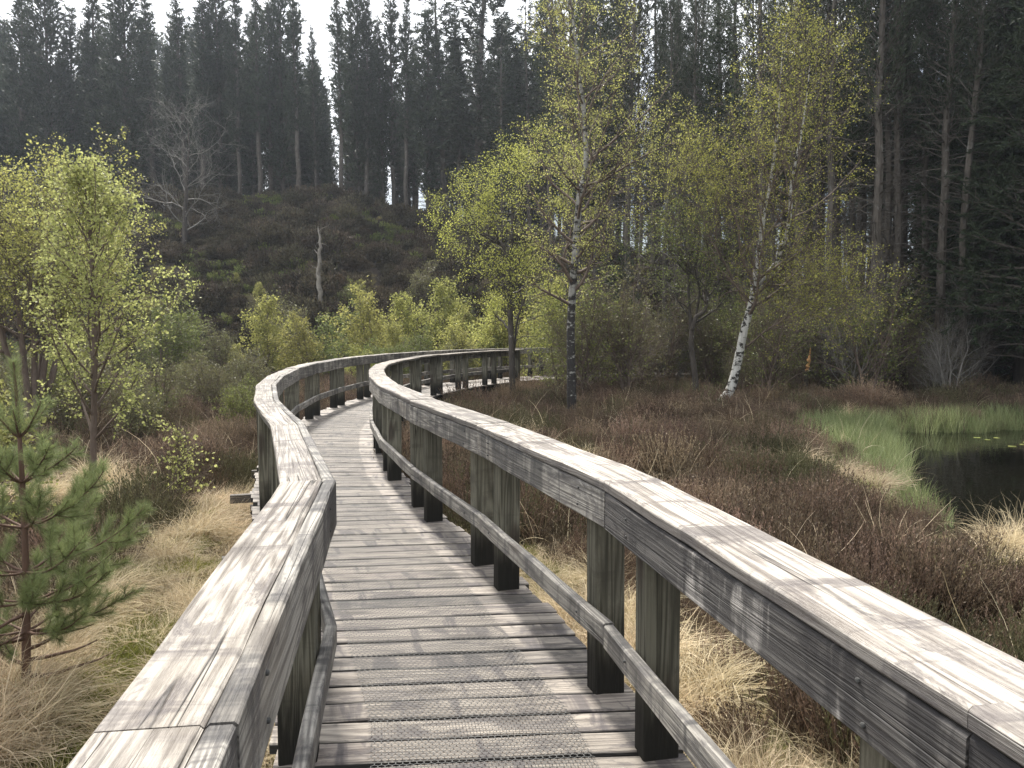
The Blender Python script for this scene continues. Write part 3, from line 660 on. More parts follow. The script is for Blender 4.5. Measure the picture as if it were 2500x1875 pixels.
# --- young leafy birch on the left
loc = (-4.12, 7.4, G(-4.12, 7.4) - 0.05)
P = wpts([(205, 1010), (203, 900), (204, 760), (202, 640), (196, 540), (192, 470), (186, 420), (178, 365)], 7.4, loc); P[0] = (0, 0, 0)
P, Rr = smooth_path(P, [0.034, 0.030, 0.026, 0.021, 0.016, 0.011, 0.007, 0.003], 30)
tree('birch_sapling', 'bright young leafy birch standing behind the small pine on the left', 'young birch', loc, P, Rr, M['twig'], M['young_leaf'],
     dict(levels=[dict(k=54, t0=0.10, t1=0.97, Lf=lambda t, pl: 0.12 + 1.15 * (1 - t) ** 1.0 * sst(-0.12, 0.22, t), ang=lambda t: 0.72 - 0.1 * t, trop=0.07, gnarl=0.10, nseg=7, rr=0.5, rmin=0.0025, ja=0.15),
                  dict(k=8, t0=0.15, t1=1.0, Lf=lambda t, pl: pl * 0.36 * (1.15 - t * 0.5), ang=0.65, trop=0.04, gnarl=0.14, nseg=4, rr=0.5, rmin=0.0016),
                  dict(k=3, t0=0.3, t1=1.0, Lf=lambda t, pl: pl * 0.45, ang=0.7, trop=0.0, gnarl=0.15, nseg=2, rr=0.5, rmin=0.0012)],
          leaves=[(2, 5500, dict(size=0.026, spread=0.02, wr=0.85)), (3, 6000, dict(size=0.025, spread=0.012, wr=0.85)), (1, 900, dict(size=0.03, spread=0.012, t0=0.4))]), seed=31)
# second, lower sapling further left, and a small one by the pine
def sapling(name, label, loc, h, seed, leaf, n=3000, size=0.034, wd=0.5, bk='twig', group=None, ang=0.72, stems=1):
    rng = np.random.default_rng(seed); loc = (loc[0], loc[1], G(loc[0], loc[1]) - 0.05); Ps = []; Rs = []
    for k in range(stems):
        a = rng.uniform(0, 6.28); ln = 0.22 * (stems > 1); x = np.linspace(0, 1, 8)
        P = np.stack([np.cos(a) * ln * h * x + rng.normal(0, 0.012, 8) * h * x, np.sin(a) * ln * h * x + rng.normal(0, 0.012, 8) * h * x, h * x * (1 if k == 0 else rng.uniform(0.7, 0.95))], 1)
        p, r = smooth_path(P, [0.013 * h, 0.001 * h], 20); Ps.append(p); Rs.append(r)
    return tree(name, label, 'sapling', loc, np.stack(Ps), np.stack(Rs), M[bk], leaf,
        dict(levels=[dict(k=30 // stems + 6, t0=0.1, t1=0.98, Lf=lambda t, pl: h * (0.05 + wd * 0.5 * (1 - t) ** 0.75 * sst(-0.2, 0.25, t)), ang=ang, trop=0.07, gnarl=0.13, nseg=6, rr=0.5, rmin=0.0025),
                     dict(k=8, t0=0.15, t1=1.0, Lf=lambda t, pl: pl * 0.4 * (1.15 - t * 0.5), ang=0.7, trop=0.03, gnarl=0.16, nseg=4, rr=0.5, rmin=0.002),
                     dict(k=4, t0=0.2, t1=1.0, Lf=lambda t, pl: pl * 0.5, ang=0.7, trop=0.0, gnarl=0.2, nseg=2, rr=0.5, rmin=0.0016)],
             leaves=[(2, n // 2, dict(size=size, spread=0.02, wr=0.85)), (3, n // 2, dict(size=size, spread=0.02, wr=0.85))] if n else []), group, 6, seed)
sapling('birch_sapling', 'low bright green birch sapling at the left edge, behind the pine', (-4.75, 6.9), 1.75, 41, M['young_leaf'], 4200, 0.034, 0.85)
sapling('birch_sapling', 'thin birch sapling in heather just right of the leafy young birch', (-3.75, 8.6), 1.0, 42, M['young_leaf'], 500, 0.033, 1.0)
# round willow crown behind on the left
lw = vt(70, 760, 13.5); loc = (lw[0], 13.5, G(lw[0], 13.5))
rngw = np.random.default_rng(50); Ps = []; Rs = []
for k in range(6):
    a = rngw.uniform(-0.5, 0.5); x = np.linspace(0, 1, 8); hh = rngw.uniform(4.0, 4.8)
    P = np.stack([a * 2.6 * x ** 1.3 + rngw.normal(0, .08, 8) * x, rngw.uniform(-.5, .5) * 2.2 * x, hh * x], 1); p, r = smooth_path(P, [0.07, 0.012], 24); Ps.append(p); Rs.append(r)
tree('willow_tree', 'round domed yellow green willow at the left edge in front of the conifers', 'willow', loc, np.stack(Ps), np.stack(Rs), M['twig'], M['birch_leaf'],
     dict(levels=[dict(k=14, t0=0.35, t1=1.0, Lf=lambda t, pl: 0.8 + 0.6 * np.sin(t * 3), ang=0.8, trop=0.06, gnarl=0.17, nseg=6, rr=0.5, rmin=0.004),
                  dict(k=9, t0=0.2, t1=1.0, Lf=lambda t, pl: pl * 0.5 * (1.15 - t * 0.6), ang=0.7, trop=0.04, gnarl=0.2, nseg=4, rr=0.55, rmin=0.003),
                  dict(k=5, t0=0.2, t1=1.0, Lf=lambda t, pl: pl * 0.5, ang=0.7, trop=0.0, gnarl=0.2, nseg=2, rr=0.5, rmin=0.002)],
          leaves=[(3, 24000, dict(size=0.04, spread=0.03))]), seed=51)

# --- bare tree and snag on the heather slope
q = vhit(397, 545, d0=30); loc = (q[0], q[1], q[2] - 0.2); d = q[1]
P = wpts([(398, 550), (399, 500), (400, 450), (404, 400), (406, 350), (408, 300), (402, 250)], d, loc); P[0] = (0, 0, 0); P, Rr = smooth_path(P, [0.18, 0.15, 0.12, 0.09, 0.06, 0.04, 0.015], 30)
tree('bare_tree', 'bare pale branched dead looking tree on the heather slope under the conifers', 'bare tree', loc, P, Rr, M['dark_bark'], None,
     dict(bmat=M['pale_twig'], levels=[dict(k=20, t0=0.15, t1=0.97, Lf=lambda t, pl: 3.3 * np.sin(np.clip(t, 0, 1) * 2.2 + 0.5), ang=lambda t: 1.25 - 0.65 * t, trop=0.10, gnarl=0.26, nseg=9, rr=0.30, rmin=0.010),
                  dict(k=9, t0=0.2, t1=1.0, Lf=lambda t, pl: pl * 0.42, ang=0.8, trop=0.06, gnarl=0.2, nseg=5, rr=0.5, rmin=0.008),
                  dict(k=4, t0=0.2, t1=1.0, Lf=lambda t, pl: pl * 0.5, ang=0.7, trop=0.05, gnarl=0.2, nseg=3, rr=0.5, rmin=0.005)]), seed=61)
q = vhit(692, 690, d0=30); loc = (q[0], q[1], q[2] - 0.3); d = q[1]
P = wpts([(693, 700), (691, 640), (688, 600), (690, 560), (691, 530), (689, 505), (688, 488)], d, loc); P[0] = (0, 0, 0); P, Rr = smooth_path(P, [0.13, 0.12, 0.11, 0.09, 0.07, 0.045, 0.010], 26); P = P + np.random.default_rng(4).normal(0, 0.03, P.shape) * np.array([1, 1, 0]); P[0] = 0
tree('dead_snag', 'bleached broken dead trunk with a few stubs standing on the slope', 'dead trunk', loc, P, Rr, M['dead_wood'], None,
     dict(levels=[dict(k=9, t0=0.3, t1=0.9, Lf=lambda t, pl: 0.18 + 0.35 * t, ang=1.1, trop=0.05, gnarl=0.3, nseg=4, rr=0.3, rmin=0.012, lj=0.6)]), seed=66)
# snapped trunk with torn orange wood, right
lq = vt(*c7(1580, 1260), 23.5); gz = G(lq[0], 23.5); loc = (lq[0], 23.5, gz - 0.05)
P = wpts([c7(x, y) for x, y in [(1572, 1290), (1585, 1200), (1598, 1120), (1605, 1060), (1612, 980)]], 23.5, loc); P[0] = (0, 0, 0)
rt = empty('snapped_trunk', loc); tag(rt, 'thin snapped trunk with a split of torn orange wood', 'broken trunk')
p, r = smooth_path(P[:3], [0.07, 0.05], 12); V, F = tubes(p[None], r[None], 6); mesh('stump', V, F, M['dark_bark'], rt, smooth=True)
p, r = smooth_path(P[1:4], [0.045, 0.06, 0.02, 0.004], 16); p = p + np.array([0, -0.05, 0]); r = r * (1 + 0.5 * np.random.default_rng(1).uniform(-1, 1, 16)); V, F = tubes(p[None], r[None], 5); mesh('torn_splinter', V, F, M['torn_wood'], rt)

# --- the small pine at the left
def young_pine(loc, h, seed):
    rng = np.random.default_rng(seed); loc = (loc[0], loc[1], G(*loc) - 0.03); root = empty('young_pine', loc)
    tag(root, 'small green pine with a reddish stem at the left edge of the boardwalk', 'young pine')
    x = np.linspace(0, 1, 9); P = np.stack([0.03 * np.sin(x * 3), 0.02 * x, h * x], 1); P, Rr = smooth_path(P, [0.026, 0.02, 0.014, 0.006], 24); acc = Acc(); V, F = tubes(P[None], Rr[None], 8); acc.add(V, F)
    br = []; wh = [0.80, 0.66, 0.54, 0.43, 0.33, 0.24]
    for wi, t in enumerate(wh):
        for k in range(6):
            a = k / 6 * 6.28 + wi * 0.5 + rng.normal(0, 0.15); L = [0.26, 0.50, 0.68, 0.80, 0.78, 0.60][wi] * rng.uniform(0.68, 0.98); up = [0.95, 0.5, 0.3, 0.15, 0.05, 0.0][wi]
            i = t * 23; c = P[int(i)]; dd = np.array([math.cos(a), math.sin(a), up]); dd /= np.linalg.norm(dd); q = [c]
            for s_ in range(8): c = c + dd * L / 8; q.append(c); dd = dd + np.array([0, 0, 0.10]) + rng.normal(0, 0.04, 3); dd /= np.linalg.norm(dd)
            br.append(q)
    Q = np.array(br); q = np.linspace(0.0085, 0.003, 9)[None].repeat(len(Q), 0); V, F = tubes(Q, q, 5); acc.add(V, F)
    Q2, q2, _ = kids(rng, Q[6:], q[6:], 9, 0.22, 0.98, lambda t, pl: pl * 0.30 * (1.3 - t), 0.75, 0.12, 0.06, 5, rmin=0.0025); V, F = tubes(Q2, q2, 4); acc.add(V, F)
    dead, dr, _ = kids(rng, P[None], Rr[None], 9, 0.08, 0.30, lambda t, pl: 0.45 + 0 * t, 1.35, 0.05, 0.12, 6, rmin=0.003); V, F = tubes(dead, dr, 4); acc.add(V, F)
    V, F, _ = acc.get(); mesh('trunk', V, F, M['pine_bark'], root, smooth=True)
    na = Acc()
    def ndl(Pb, n, t0, L=0.058, w=0.0012, ang=0.75):
        pos, d = along(rng, Pb, n, t0, 1.0); r = unit(rng.normal(0, 1, (n, 3))); r = unit(r - (r * d).sum(1, keepdims=True) * d); dd = d * math.cos(ang) + r * math.sin(ang)
        l = L * rng.uniform(0.7, 1.15, (n, 1)); b = unit(np.cross(dd, rng.normal(0, 1, (n, 3)))) * w / 2
        V = np.stack([pos - b, pos + b, pos + dd * l + b * 0.4, pos + dd * l - b * 0.4], 1).reshape(-1, 3); na.add(V, np.arange(n * 4).reshape(n, 4), np.repeat(rng.random(n), 4))
    ndl(P[None, int(0.80 * 23):], 1300, 0.0, 0.06); ndl(Q[:6], 2600, 0.15); ndl(Q[6:], 16000, 0.22); ndl(Q2, 80000, 0.05)
    V, F, A = na.get(); mesh('needles', V, F, M['pine_needle'], root, attrs={'rnd': A}); return root
young_pine((-2.74, 4.2), 1.93, 7)

# ------------------------------------------------------------------ conifers
def conifer(seed, h, cs, wd, kb, nb, bl, bw_, up, dead=40, style='pine', r0=None, hang=0.0, mat='needle'):
    rng = np.random.default_rng(seed); root = empty('conifer_tree', (0, 0, 0))
    x = np.linspace(0, 1, 12); P = np.stack([np.cumsum(rng.normal(0, 0.0022, 12)) * h, np.cumsum(rng.normal(0, 0.0022, 12)) * h, h * x], 1); P -= P[0]
    r0 = r0 or h * 0.0085; Rr = r0 * (1 - x) ** 0.8 + 0.012; acc = Acc(); V, F = tubes(P[None], Rr[None], 7); acc.add(V, F)
    if style == 'pine': Lf = lambda t, pl: wd * (0.62 + 0.38 * sst(cs, cs + 0.2, t)) * (0.72 + 0.5 * vn(t * 9.0 + seed, t * 0, seed)) * (1.0 - 0.70 * sst(0.72, 1.0, t))
    else: Lf = lambda t, pl: wd * (1.08 - np.clip((t - cs) / (1 - cs), 0, 1)) ** 0.8
    Q, q, t = kids(rng, P[None], Rr[None], kb, cs, 0.995, Lf, up, 0.12 if style == 'pine' else -0.03, 0.08, 5, rr=0.28, rmin=0.010, ja=0.2, lj=0.32); V, F = tubes(Q, q, 3); acc.add(V, F)
    Q2, q2, _ = kids(rng, Q, q, 5, 0.2, 0.98, lambda t, pl: pl * 0.42 * (1.3 - 0.7 * t), 0.7, 0.08 - hang, 0.1, 3, rmin=0.006); V, F = tubes(Q2, q2, 3); acc.add(V, F)
    Q3, q3, _ = kids(rng, P[None], Rr[None], dead, 0.06, cs + 0.1, lambda t, pl: wd * 0.75 + 0 * t, 1.5, -0.02, 0.12, 4, rr=0.18, rmin=0.008); V, F = tubes(Q3, q3, 3); acc.add(V, F)
    Q4, q4, _ = kids(rng, Q3, q3, 4, 0.3, 1.0, lambda t, pl: pl * 0.35, 0.8, 0.0, 0.15, 2, rmin=0.005); V, F = tubes(Q4, q4, 3); acc.add(V, F)
    V, F, _ = acc.get(); mesh('trunk', V, F, M['conifer_bark_dark' if mat == 'needle_dark' else 'conifer_bark'], root, smooth=False)
    na = Acc(); n1 = int(nb * 0.72); pos, d = along(rng, Q2, n1, 0.25, 1.0); na.add(*blades(rng, pos, d + np.array([0, 0, 0.25 if style == 'pine' else -hang]), bl, bw_, 0.42))
    pos, d = along(rng, Q, nb - n1, 0.35, 1.0); na.add(*blades(rng, pos, d + np.array([0, 0, 0.2 if style == 'pine' else 0]), bl, bw_, 0.42))
    V, F, A = na.get(); mesh('crown', V, F, M[mat], root, attrs={'rnd': A}); return root
far_v = [conifer(100, 15.5, 0.16, 1.05, 190, 14000, 0.22, 0.052, 0.8), conifer(101, 16.5, 0.24, 0.90, 180, 11500, 0.22, 0.050, 0.75), conifer(102, 14.5, 0.12, 1.35, 220, 19000, 0.22, 0.054, 0.8),
         conifer(103, 17.0, 0.34, 0.80, 150, 7500, 0.22, 0.048, 0.7), conifer(104, 13.5, 0.22, 0.8, 120, 5500, 0.22, 0.048, 0.7), conifer(105, 16.0, 0.30, 1.7, 110, 9000, 0.24, 0.055, 1.35, style='spruce', hang=0.05)]
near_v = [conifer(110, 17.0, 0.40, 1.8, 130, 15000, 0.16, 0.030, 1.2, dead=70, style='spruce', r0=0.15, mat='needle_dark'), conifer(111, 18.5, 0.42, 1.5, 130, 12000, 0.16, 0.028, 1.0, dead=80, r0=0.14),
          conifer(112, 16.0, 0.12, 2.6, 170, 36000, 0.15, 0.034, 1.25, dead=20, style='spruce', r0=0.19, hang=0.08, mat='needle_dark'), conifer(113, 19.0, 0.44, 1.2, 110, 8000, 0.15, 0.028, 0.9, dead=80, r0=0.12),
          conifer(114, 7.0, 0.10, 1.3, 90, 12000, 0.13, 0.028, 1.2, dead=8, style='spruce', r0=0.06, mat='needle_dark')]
HT = {id(a): h for a, h in zip(far_v + near_v, [15.5, 16.5, 14.5, 17.0, 13.5, 16.0, 17.0, 18.5, 16.0, 19.0, 7.0])}
used = set(); rngf = np.random.default_rng(77); placed = []
def put(v, x, y, top=None, s=None, label='', group='', sx=1.0, sink=0.15):
    z = G(x, y) - sink
    if s is None: s = (top - z) / HT[id(v)]
    sc_ = (s * sx, s * sx, s) if sx != 1 else (s, s, s); rz = rngf.uniform(0, 6.28); placed.append((x, y))
    if id(v) not in used:
        used.add(id(v)); v.location = (x, y, z); v.rotation_euler = (0, 0, rz); v.scale = sc_; tag(v, label, 'conifer', group); return v
    return dup(v, (x, y, z), rz, sc_, label, group, 'conifer')
LA = 'tall dark conifer of the hilltop plantation, left of the gap in the treetops'
LB = 'tall dark conifer of the hilltop plantation, between the treetop gap and the birches'
LD = 'tall straight conifer trunk in the darker wood behind the birches'
LE = 'dark conifer crowded at the right edge beyond the pond'
# front row: (x, top y in the 2500-px photograph, variant)
front = [(36, -10, 0, 1.0), (108, -30, 2, 1.0), (166, 55, 0, 1.0), (231, 5, 1, 1.15), (297, -5, 2, 1.15), (362, 0, 3, 1.0), (412, 72, 0, .9), (441, 16, 3, 1.2), (486, 20, 1, 1.1), (528, -40, 2, .85), (575, 5, 1, 1.0), (626, 5, 3, 1.0), (650, 45, 4, 1.0),
         (683, -40, 2, .9), (722, 0, 3, 1.1), (765, 105, 4, .8), (826, 0, 3, 1.0), (866, -15, 2, .85), (890, 40, 1, 1.), (930, 90, 0, .9), (957, 15, 1, 1.1), (985, 25, 3, 1.1), (1040, 75, 0, 1.0), (1083, -60, 5, 1.0), (1120, 60, 3, 1.1), (1157, -120, 5, 1.25), (1224, 70, 5, .9), (1262, 150, 1, 1),
         (1297, 18, 5, .9), (1331, -10, 1, 1.0), (1390, -60, 5, 1.0), (1440, -90, 0, 1.1), (1500, -90, 1, 1.2)]
for (px_, ty, vi, sx) in front:
    az = px_ / V2F; yc = float(np.interp(az, [0, 900, 1500, 2200], [54, 52, 44, 42])) + rngf.uniform(1.0, 4.5); p = at(px_, ty - 38, yc)
    put(far_v[vi], p[0], yc, top=p[2], label=LA if px_ < 765 else LB, group='conifers of the hill plantation left' if px_ < 765 else 'conifers of the hill plantation middle', sx=sx * rngf.uniform(1.1, 1.4))
# rows behind, kept below the front tops so that the treetop gaps stay open
fx = np.array([f[0] for f in front]); fy = np.array([f[1] for f in front])
n = 0
for k in range(900):
    px_ = rngf.uniform(-120, 1500); yc = rngf.uniform(56, 84); x = (px_ - CXP) / FPX * yc
    if placed and min((x - a) ** 2 + (yc - b) ** 2 for a, b in placed) < 1.3: continue
    dd = np.abs(fx - px_).min(); ty = 80 + 80 * min(1, dd / 28.0) + rngf.uniform(-60, 170)
    if 750 < px_ < 805: ty += 60
    p = at(px_, ty, yc); vi = rngf.choice([0, 2, 2, 1, 4, 0, 2] if px_ < 800 else [1, 3, 3, 0, 1, 4]); put(far_v[vi], x, yc, top=max(p[2], G(x, yc) + 6), label=LA if px_ < 765 else LB, group='conifers of the hill plantation left' if px_ < 765 else 'conifers of the hill plantation middle', sx=rngf.uniform(1.0, 1.4)); n += 1
    if n >= 128: break
# right wood: trunks nearer the camera
R = [(1380, 35, 1), (1452, 37, 3), (1530, 34, 1), (1590, 38, 3), (1650, 35, 3), (1700, 38, 1), (1790, 30, 0), (1850, 26, 1), (1905, 33, 0), (1985, 28, 0), (2040, 34, 3), (2095, 31, 1), (2128, 24.5, 1), (2150, 25.5, 3), (2200, 27, 0), (2235, 33, 1), (2262, 30, 1), (2310, 36, 0)]
for px_, d, vi in R:
    x = (px_ - CXP) / FPX * d; put(near_v[vi], x, d, s=rngf.uniform(0.92, 1.12), label=LD, group='conifer trunks of the right wood')
R2 = [(1345, 36, 3), (1415, 33, 3), (1560, 36, 3), (1620, 33, 3), (1680, 32, 3), (1745, 31, 1), (1820, 31, 3), (1880, 29.5, 3), (1945, 26, 3), (1965, 31, 1), (2015, 25.5, 1), (2070, 28, 3), (2115, 29, 3), (2180, 25, 3), (2175, 30, 1), (2290, 24, 1), (2345, 23.5, 3), (2250, 26, 3)]
for px_, d, vi in R2:
    x = (px_ - CXP) / FPX * d; put(near_v[vi], x, d, s=rngf.uniform(0.8, 1.05), label=LD, group='conifer trunks of the right wood')
n = 0
for k in range(700):
    px_ = rngf.uniform(1350, 2500); yc = rngf.uniform(37, 75); x = (px_ - CXP) / FPX * yc
    if min((x - a) ** 2 + (yc - b) ** 2 for a, b in placed) < 2.2: continue
    put(near_v[rngf.choice([1, 3, 1, 3, 3, 0])], x, yc, s=rngf.uniform(0.75, 1.05), label=LD, group='conifer trunks of the right wood'); n += 1
    if n >= 78: break
for px_, d, vi, s_ in [(2410, 25.0, 2, 1.1), (2490, 24.5, 2, 1.05), (2440, 27.0, 2, 1.0), (2370, 31.0, 2, 1.1), (2500, 24, 2, 1.1), (2385, 27.5, 2, 1.15), (2560, 21, 2, 1.0), (2460, 30, 2, 1.1), (2620, 26, 2, 1.1), (2400, 34, 2, 1.0), (2680, 22, 2, 1.0),
                       (2365, 27.0, 4, .7), (2230, 31, 4, .45), (2455, 26.0, 4, .9), (2520, 25.5, 4, .9), (2400, 29.5, 4, 1.)]:
    x = (px_ - CXP) / FPX * d; put(near_v[vi], x, d, s=s_, label=LE, group='dark conifers at the right edge')
# young spruces in the understory
for px_, d, s_ in [(1480, 28, .75), (1520, 31, .8), (1655, 30, .6), (1370, 33, .8), (1740, 30, .6)]:
    x = (px_ - CXP) / FPX * d; put(near_v[4], x, d, s=s_, label='short bushy green spruce in the gloom between the two birches', group='short spruces behind the birches')

# ------------------------------------------------------------------ shrubs and saplings behind the railing and under the wood
protoA = [sapling('shrub', '', (0, 0), 3.0, 200 + i, M[['birch_leaf', 'olive_leaf', 'bud_leaf', 'birch_leaf'][i % 4]], [6500, 5200, 3800, 6500][i % 4], 0.055, 0.95, 'twig', stems=[1, 3, 4, 2][i % 4]) for i in range(4)]
protoB = [sapling('shrub', '', (0, 0), 3.4, 210 + i, M[['bud_leaf', 'olive_leaf', 'bud_leaf'][i]], [2600, 3200, 0][i], 0.045, 1.0, ['twig', 'twig', 'pale_twig'][i], stems=[3, 2, 4][i]) for i in range(3)]
usedp = set(); rngs = np.random.default_rng(88)
def puts(v, x, y, s, label, group, cat):
    z = G(x, y) - 0.1; rz = rngs.uniform(0, 6.28)
    if id(v) not in usedp:
        usedp.add(id(v)); v.location = (x, y, z); v.rotation_euler = (0, 0, rz); v.scale = (s, s, s); tag(v, label, cat, group); return
    dup(v, (x, y, z), rz, s, label, group, cat)
# (x, top y, in the 2212 view, depth, prototype): the clearest bushes
for i, (vx, ty, d, pi) in enumerate([(575, 645, 30, 0), (668, 672, 28.5, 3), (812, 615, 31, 3), (870, 640, 33, 0), (960, 610, 34, 0), (1045, 640, 31, 3), (1160, 600, 30, 3), (410, 650, 31, 1), (480, 690, 29, 2), (730, 650, 33, 1),
                                     (770, 600, 37, 1), (905, 560, 38, 2), (1000, 680, 29, 3), (1090, 690, 31, 0), (340, 640, 27, 1), (620, 630, 34, 2), (1190, 660, 28, 0), (1300, 620, 27, 1)]):
    q = vt(vx, ty, d); z = G(q[0], d); lab = ['fresh green bushy sapling standing just beyond the railing', 'olive leaved shrub in the thicket beyond the railing', 'brownish budding shrub in the thicket beyond the railing', 'yellow green bushy sapling standing just beyond the railing'][pi]
    puts(protoA[pi], q[0], d, max(0.35, (q[2] - z) / 3.0), lab, lab.split(' standing')[0].split(' in the')[0] + 's beyond the railing', 'shrub')
n = 0
for k in range(600):
    vx = rngs.uniform(-60, 1350); d = rngs.uniform(26, 39); x = (vx * V2F - CXP) / FPX * d
    if poly_dist(np.array([x]), np.array([d]), LC)[0] < 1.8: continue
    pi = rngs.choice([1, 2, 2, 0, 3, 1]); s_ = rngs.uniform(0.38, 0.8) * (1.0 if d < 33 else 0.8)
    lab = ['fresh green bushy sapling standing just beyond the railing', 'olive leaved shrub in the thicket beyond the railing', 'brownish budding shrub in the thicket beyond the railing', 'yellow green bushy sapling standing just beyond the railing'][pi]
    puts(protoA[pi], x, d, s_, lab, lab.split(' standing')[0].split(' in the')[0] + 's beyond the railing', 'shrub'); n += 1
    if n >= 75: break
n = 0
for k in range(600):   # left thicket in front of the slope
    vx = rngs.uniform(-80, 560); d = rngs.uniform(13, 27); x = (vx * V2F - CXP) / FPX * d
    if poly_dist(np.array([x]), np.array([d]), LC)[0] < 2.2 or x > -4.4: continue
    pi = rngs.choice([1, 2, 2]); puts(protoA[pi], x, d, rngs.uniform(0.35, 0.62), ['', 'olive leaved shrub rising from the heather left of the boardwalk', 'brown budding shrub rising from the heather left of the boardwalk'][pi], ['', 'olive', 'brown'][pi] + ' shrubs in the heather on the left', 'shrub'); n += 1
    if n >= 34: break
n = 0
for k in range(900):   # scrubby understory on the right
    vx = rngs.uniform(1200, 2100); d = rngs.uniform(21.5, 34); x = (vx * V2F - CXP) / FPX * d
    if poly_dist(np.array([x]), np.array([d]), LC)[0] < 1.6 or pond_sd(np.array([x]), np.array([d]))[0] < 1.0: continue
    if abs(x - 5.0) < 1.2 and d < 23: continue
    pi = rngs.choice([0, 1, 0, 1, 0, 1, 0, 2]); s_ = rngs.uniform(0.4, 1.2) ; puts(protoB[pi], x, d, s_, ['brown twiggy shrub with few leaves under the wood at right', 'thin grey green shrub under the wood at right', 'leafless pale twiggy shrub under the wood at right'][pi], ['brown twiggy', 'grey green', 'leafless'][pi] + ' shrubs under the right wood', 'shrub'); n += 1
    if n >= 95: break

# ------------------------------------------------------------------ ground cover (geometry nodes, one object per kind)
def scatter(name, label, pts, rot, scl, idx, protos):
    col = bpy.data.collections.new(name + '_parts')
    for o in protos: col.objects.link(o)
    me = bpy.data.meshes.new(name); me.vertices.add(len(pts)); me.vertices.foreach_set('co', np.asarray(pts, np.float32).ravel())
    for nm, a, ty, f in (('rot', rot, 'FLOAT_VECTOR', 'vector'), ('scl', scl, 'FLOAT_VECTOR', 'vector')):
        t = me.attributes.new(nm, ty, 'POINT'); t.data.foreach_set(f, np.asarray(a, np.float32).ravel())
    t = me.attributes.new('idx', 'INT', 'POINT'); t.data.foreach_set('value', np.asarray(idx, np.int32))
    o = bpy.data.objects.new(name, me); C.objects.link(o); tag(o, label, kind='stuff')
    g = bpy.data.node_groups.new(name, 'GeometryNodeTree'); g.interface.new_socket('Geometry', in_out='INPUT', socket_type='NodeSocketGeometry'); g.interface.new_socket('Geometry', in_out='OUTPUT', socket_type='NodeSocketGeometry')
    N = g.nodes; gi = N.new('NodeGroupInput'); go = N.new('NodeGroupOutput'); ip = N.new('GeometryNodeInstanceOnPoints'); ci = N.new('GeometryNodeCollectionInfo')
    ci.inputs['Collection'].default_value = col; ci.inputs['Separate Children'].default_value = True; ci.inputs['Reset Children'].default_value = True
    def na(n_, ty):
        q = N.new('GeometryNodeInputNamedAttribute'); q.data_type = ty; q.inputs['Name'].default_value = n_; return q.outputs['Attribute']
    l = g.links.new; l(gi.outputs[0], ip.inputs['Points']); l(ci.outputs[0], ip.inputs['Instance']); ip.inputs['Pick Instance'].default_value = True
    l(na('idx', 'INT'), ip.inputs['Instance Index']); e2r = N.new('FunctionNodeEulerToRotation'); l(na('rot', 'FLOAT_VECTOR'), e2r.inputs[0]); l(e2r.outputs[0], ip.inputs['Rotation']); l(na('scl', 'FLOAT_VECTOR'), ip.inputs['Scale'])
    l(ip.outputs[0], go.inputs[0]); md = o.modifiers.new('scatter', 'NODES'); md.node_group = g; return o

def tussock(seed, n, L, W, flop, mat, rad=0.10, name='tussock', m=6):
    rng = np.random.default_rng(seed); a = rng.uniform(0, 6.28, n); r = rad * np.sqrt(rng.random(n)); p = np.stack([np.cos(a) * r, np.sin(a) * r, np.zeros(n)], 1)
    az = a + rng.normal(0, 0.7, n); el = rng.uniform(0.5, 1.4, n); d = np.stack([np.cos(az) * np.cos(el), np.sin(az) * np.cos(el), np.sin(el)], 1); l = (L * rng.uniform(0.5, 1.25, n))[:, None]; Q = [p]
    curl = rng.normal(0, 0.17, (n, 3)); fl = flop * rng.uniform(0.5, 1.6, (n, 1))
    for k in range(m - 1):
        p = p + d * l / (m - 1); Q.append(p); d = unit(d + np.array([0, 0, -1.0]) * fl + curl)
    V, F, A = ribbons(rng, np.stack(Q, 1), W * rng.uniform(0.6, 1.3, n)); V[:, 2] = np.maximum(V[:, 2], 0.002 + 0.02 * rng.random(len(V)))
    return mesh(name, V, F, mat, attrs={'rnd': A}, link=False)
def heath(seed, h, n, mat, leaf, lw, nl, rad):
    rng = np.random.default_rng(seed); a = rng.uniform(0, 6.28, n); r = rad * np.sqrt(rng.random(n)); p = np.stack([np.cos(a) * r * 0.5, np.sin(a) * r * 0.5, np.full(n, -0.05)], 1)
    d = unit(np.stack([np.cos(a) * r / rad * 0.75, np.sin(a) * r / rad * 0.75, np.ones(n)], 1) + rng.normal(0, 0.16, (n, 3))); l = (h * rng.uniform(0.6, 1.12, n) * (1 - 0.25 * (r / rad) ** 2))[:, None]; Q = [p]
    for k in range(4): p = p + d * l / 4; Q.append(p); d = unit(d + rng.normal(0, 0.12, d.shape) + np.array([0, 0, 0.12]))
    Q = np.stack(Q, 1); acc = Acc(); acc.add(*ribbons(rng, Q, np.full(n, lw * 0.55)))
    pos, dd = along(rng, Q, nl, 0.3, 1.0); acc.add(*blades(rng, pos, dd + np.array([0, 0, 0.6]), leaf, lw, 0.5)); V, F, A = acc.get()
    return mesh('heather_bush', V, F, mat, attrs={'rnd': A}, link=False)
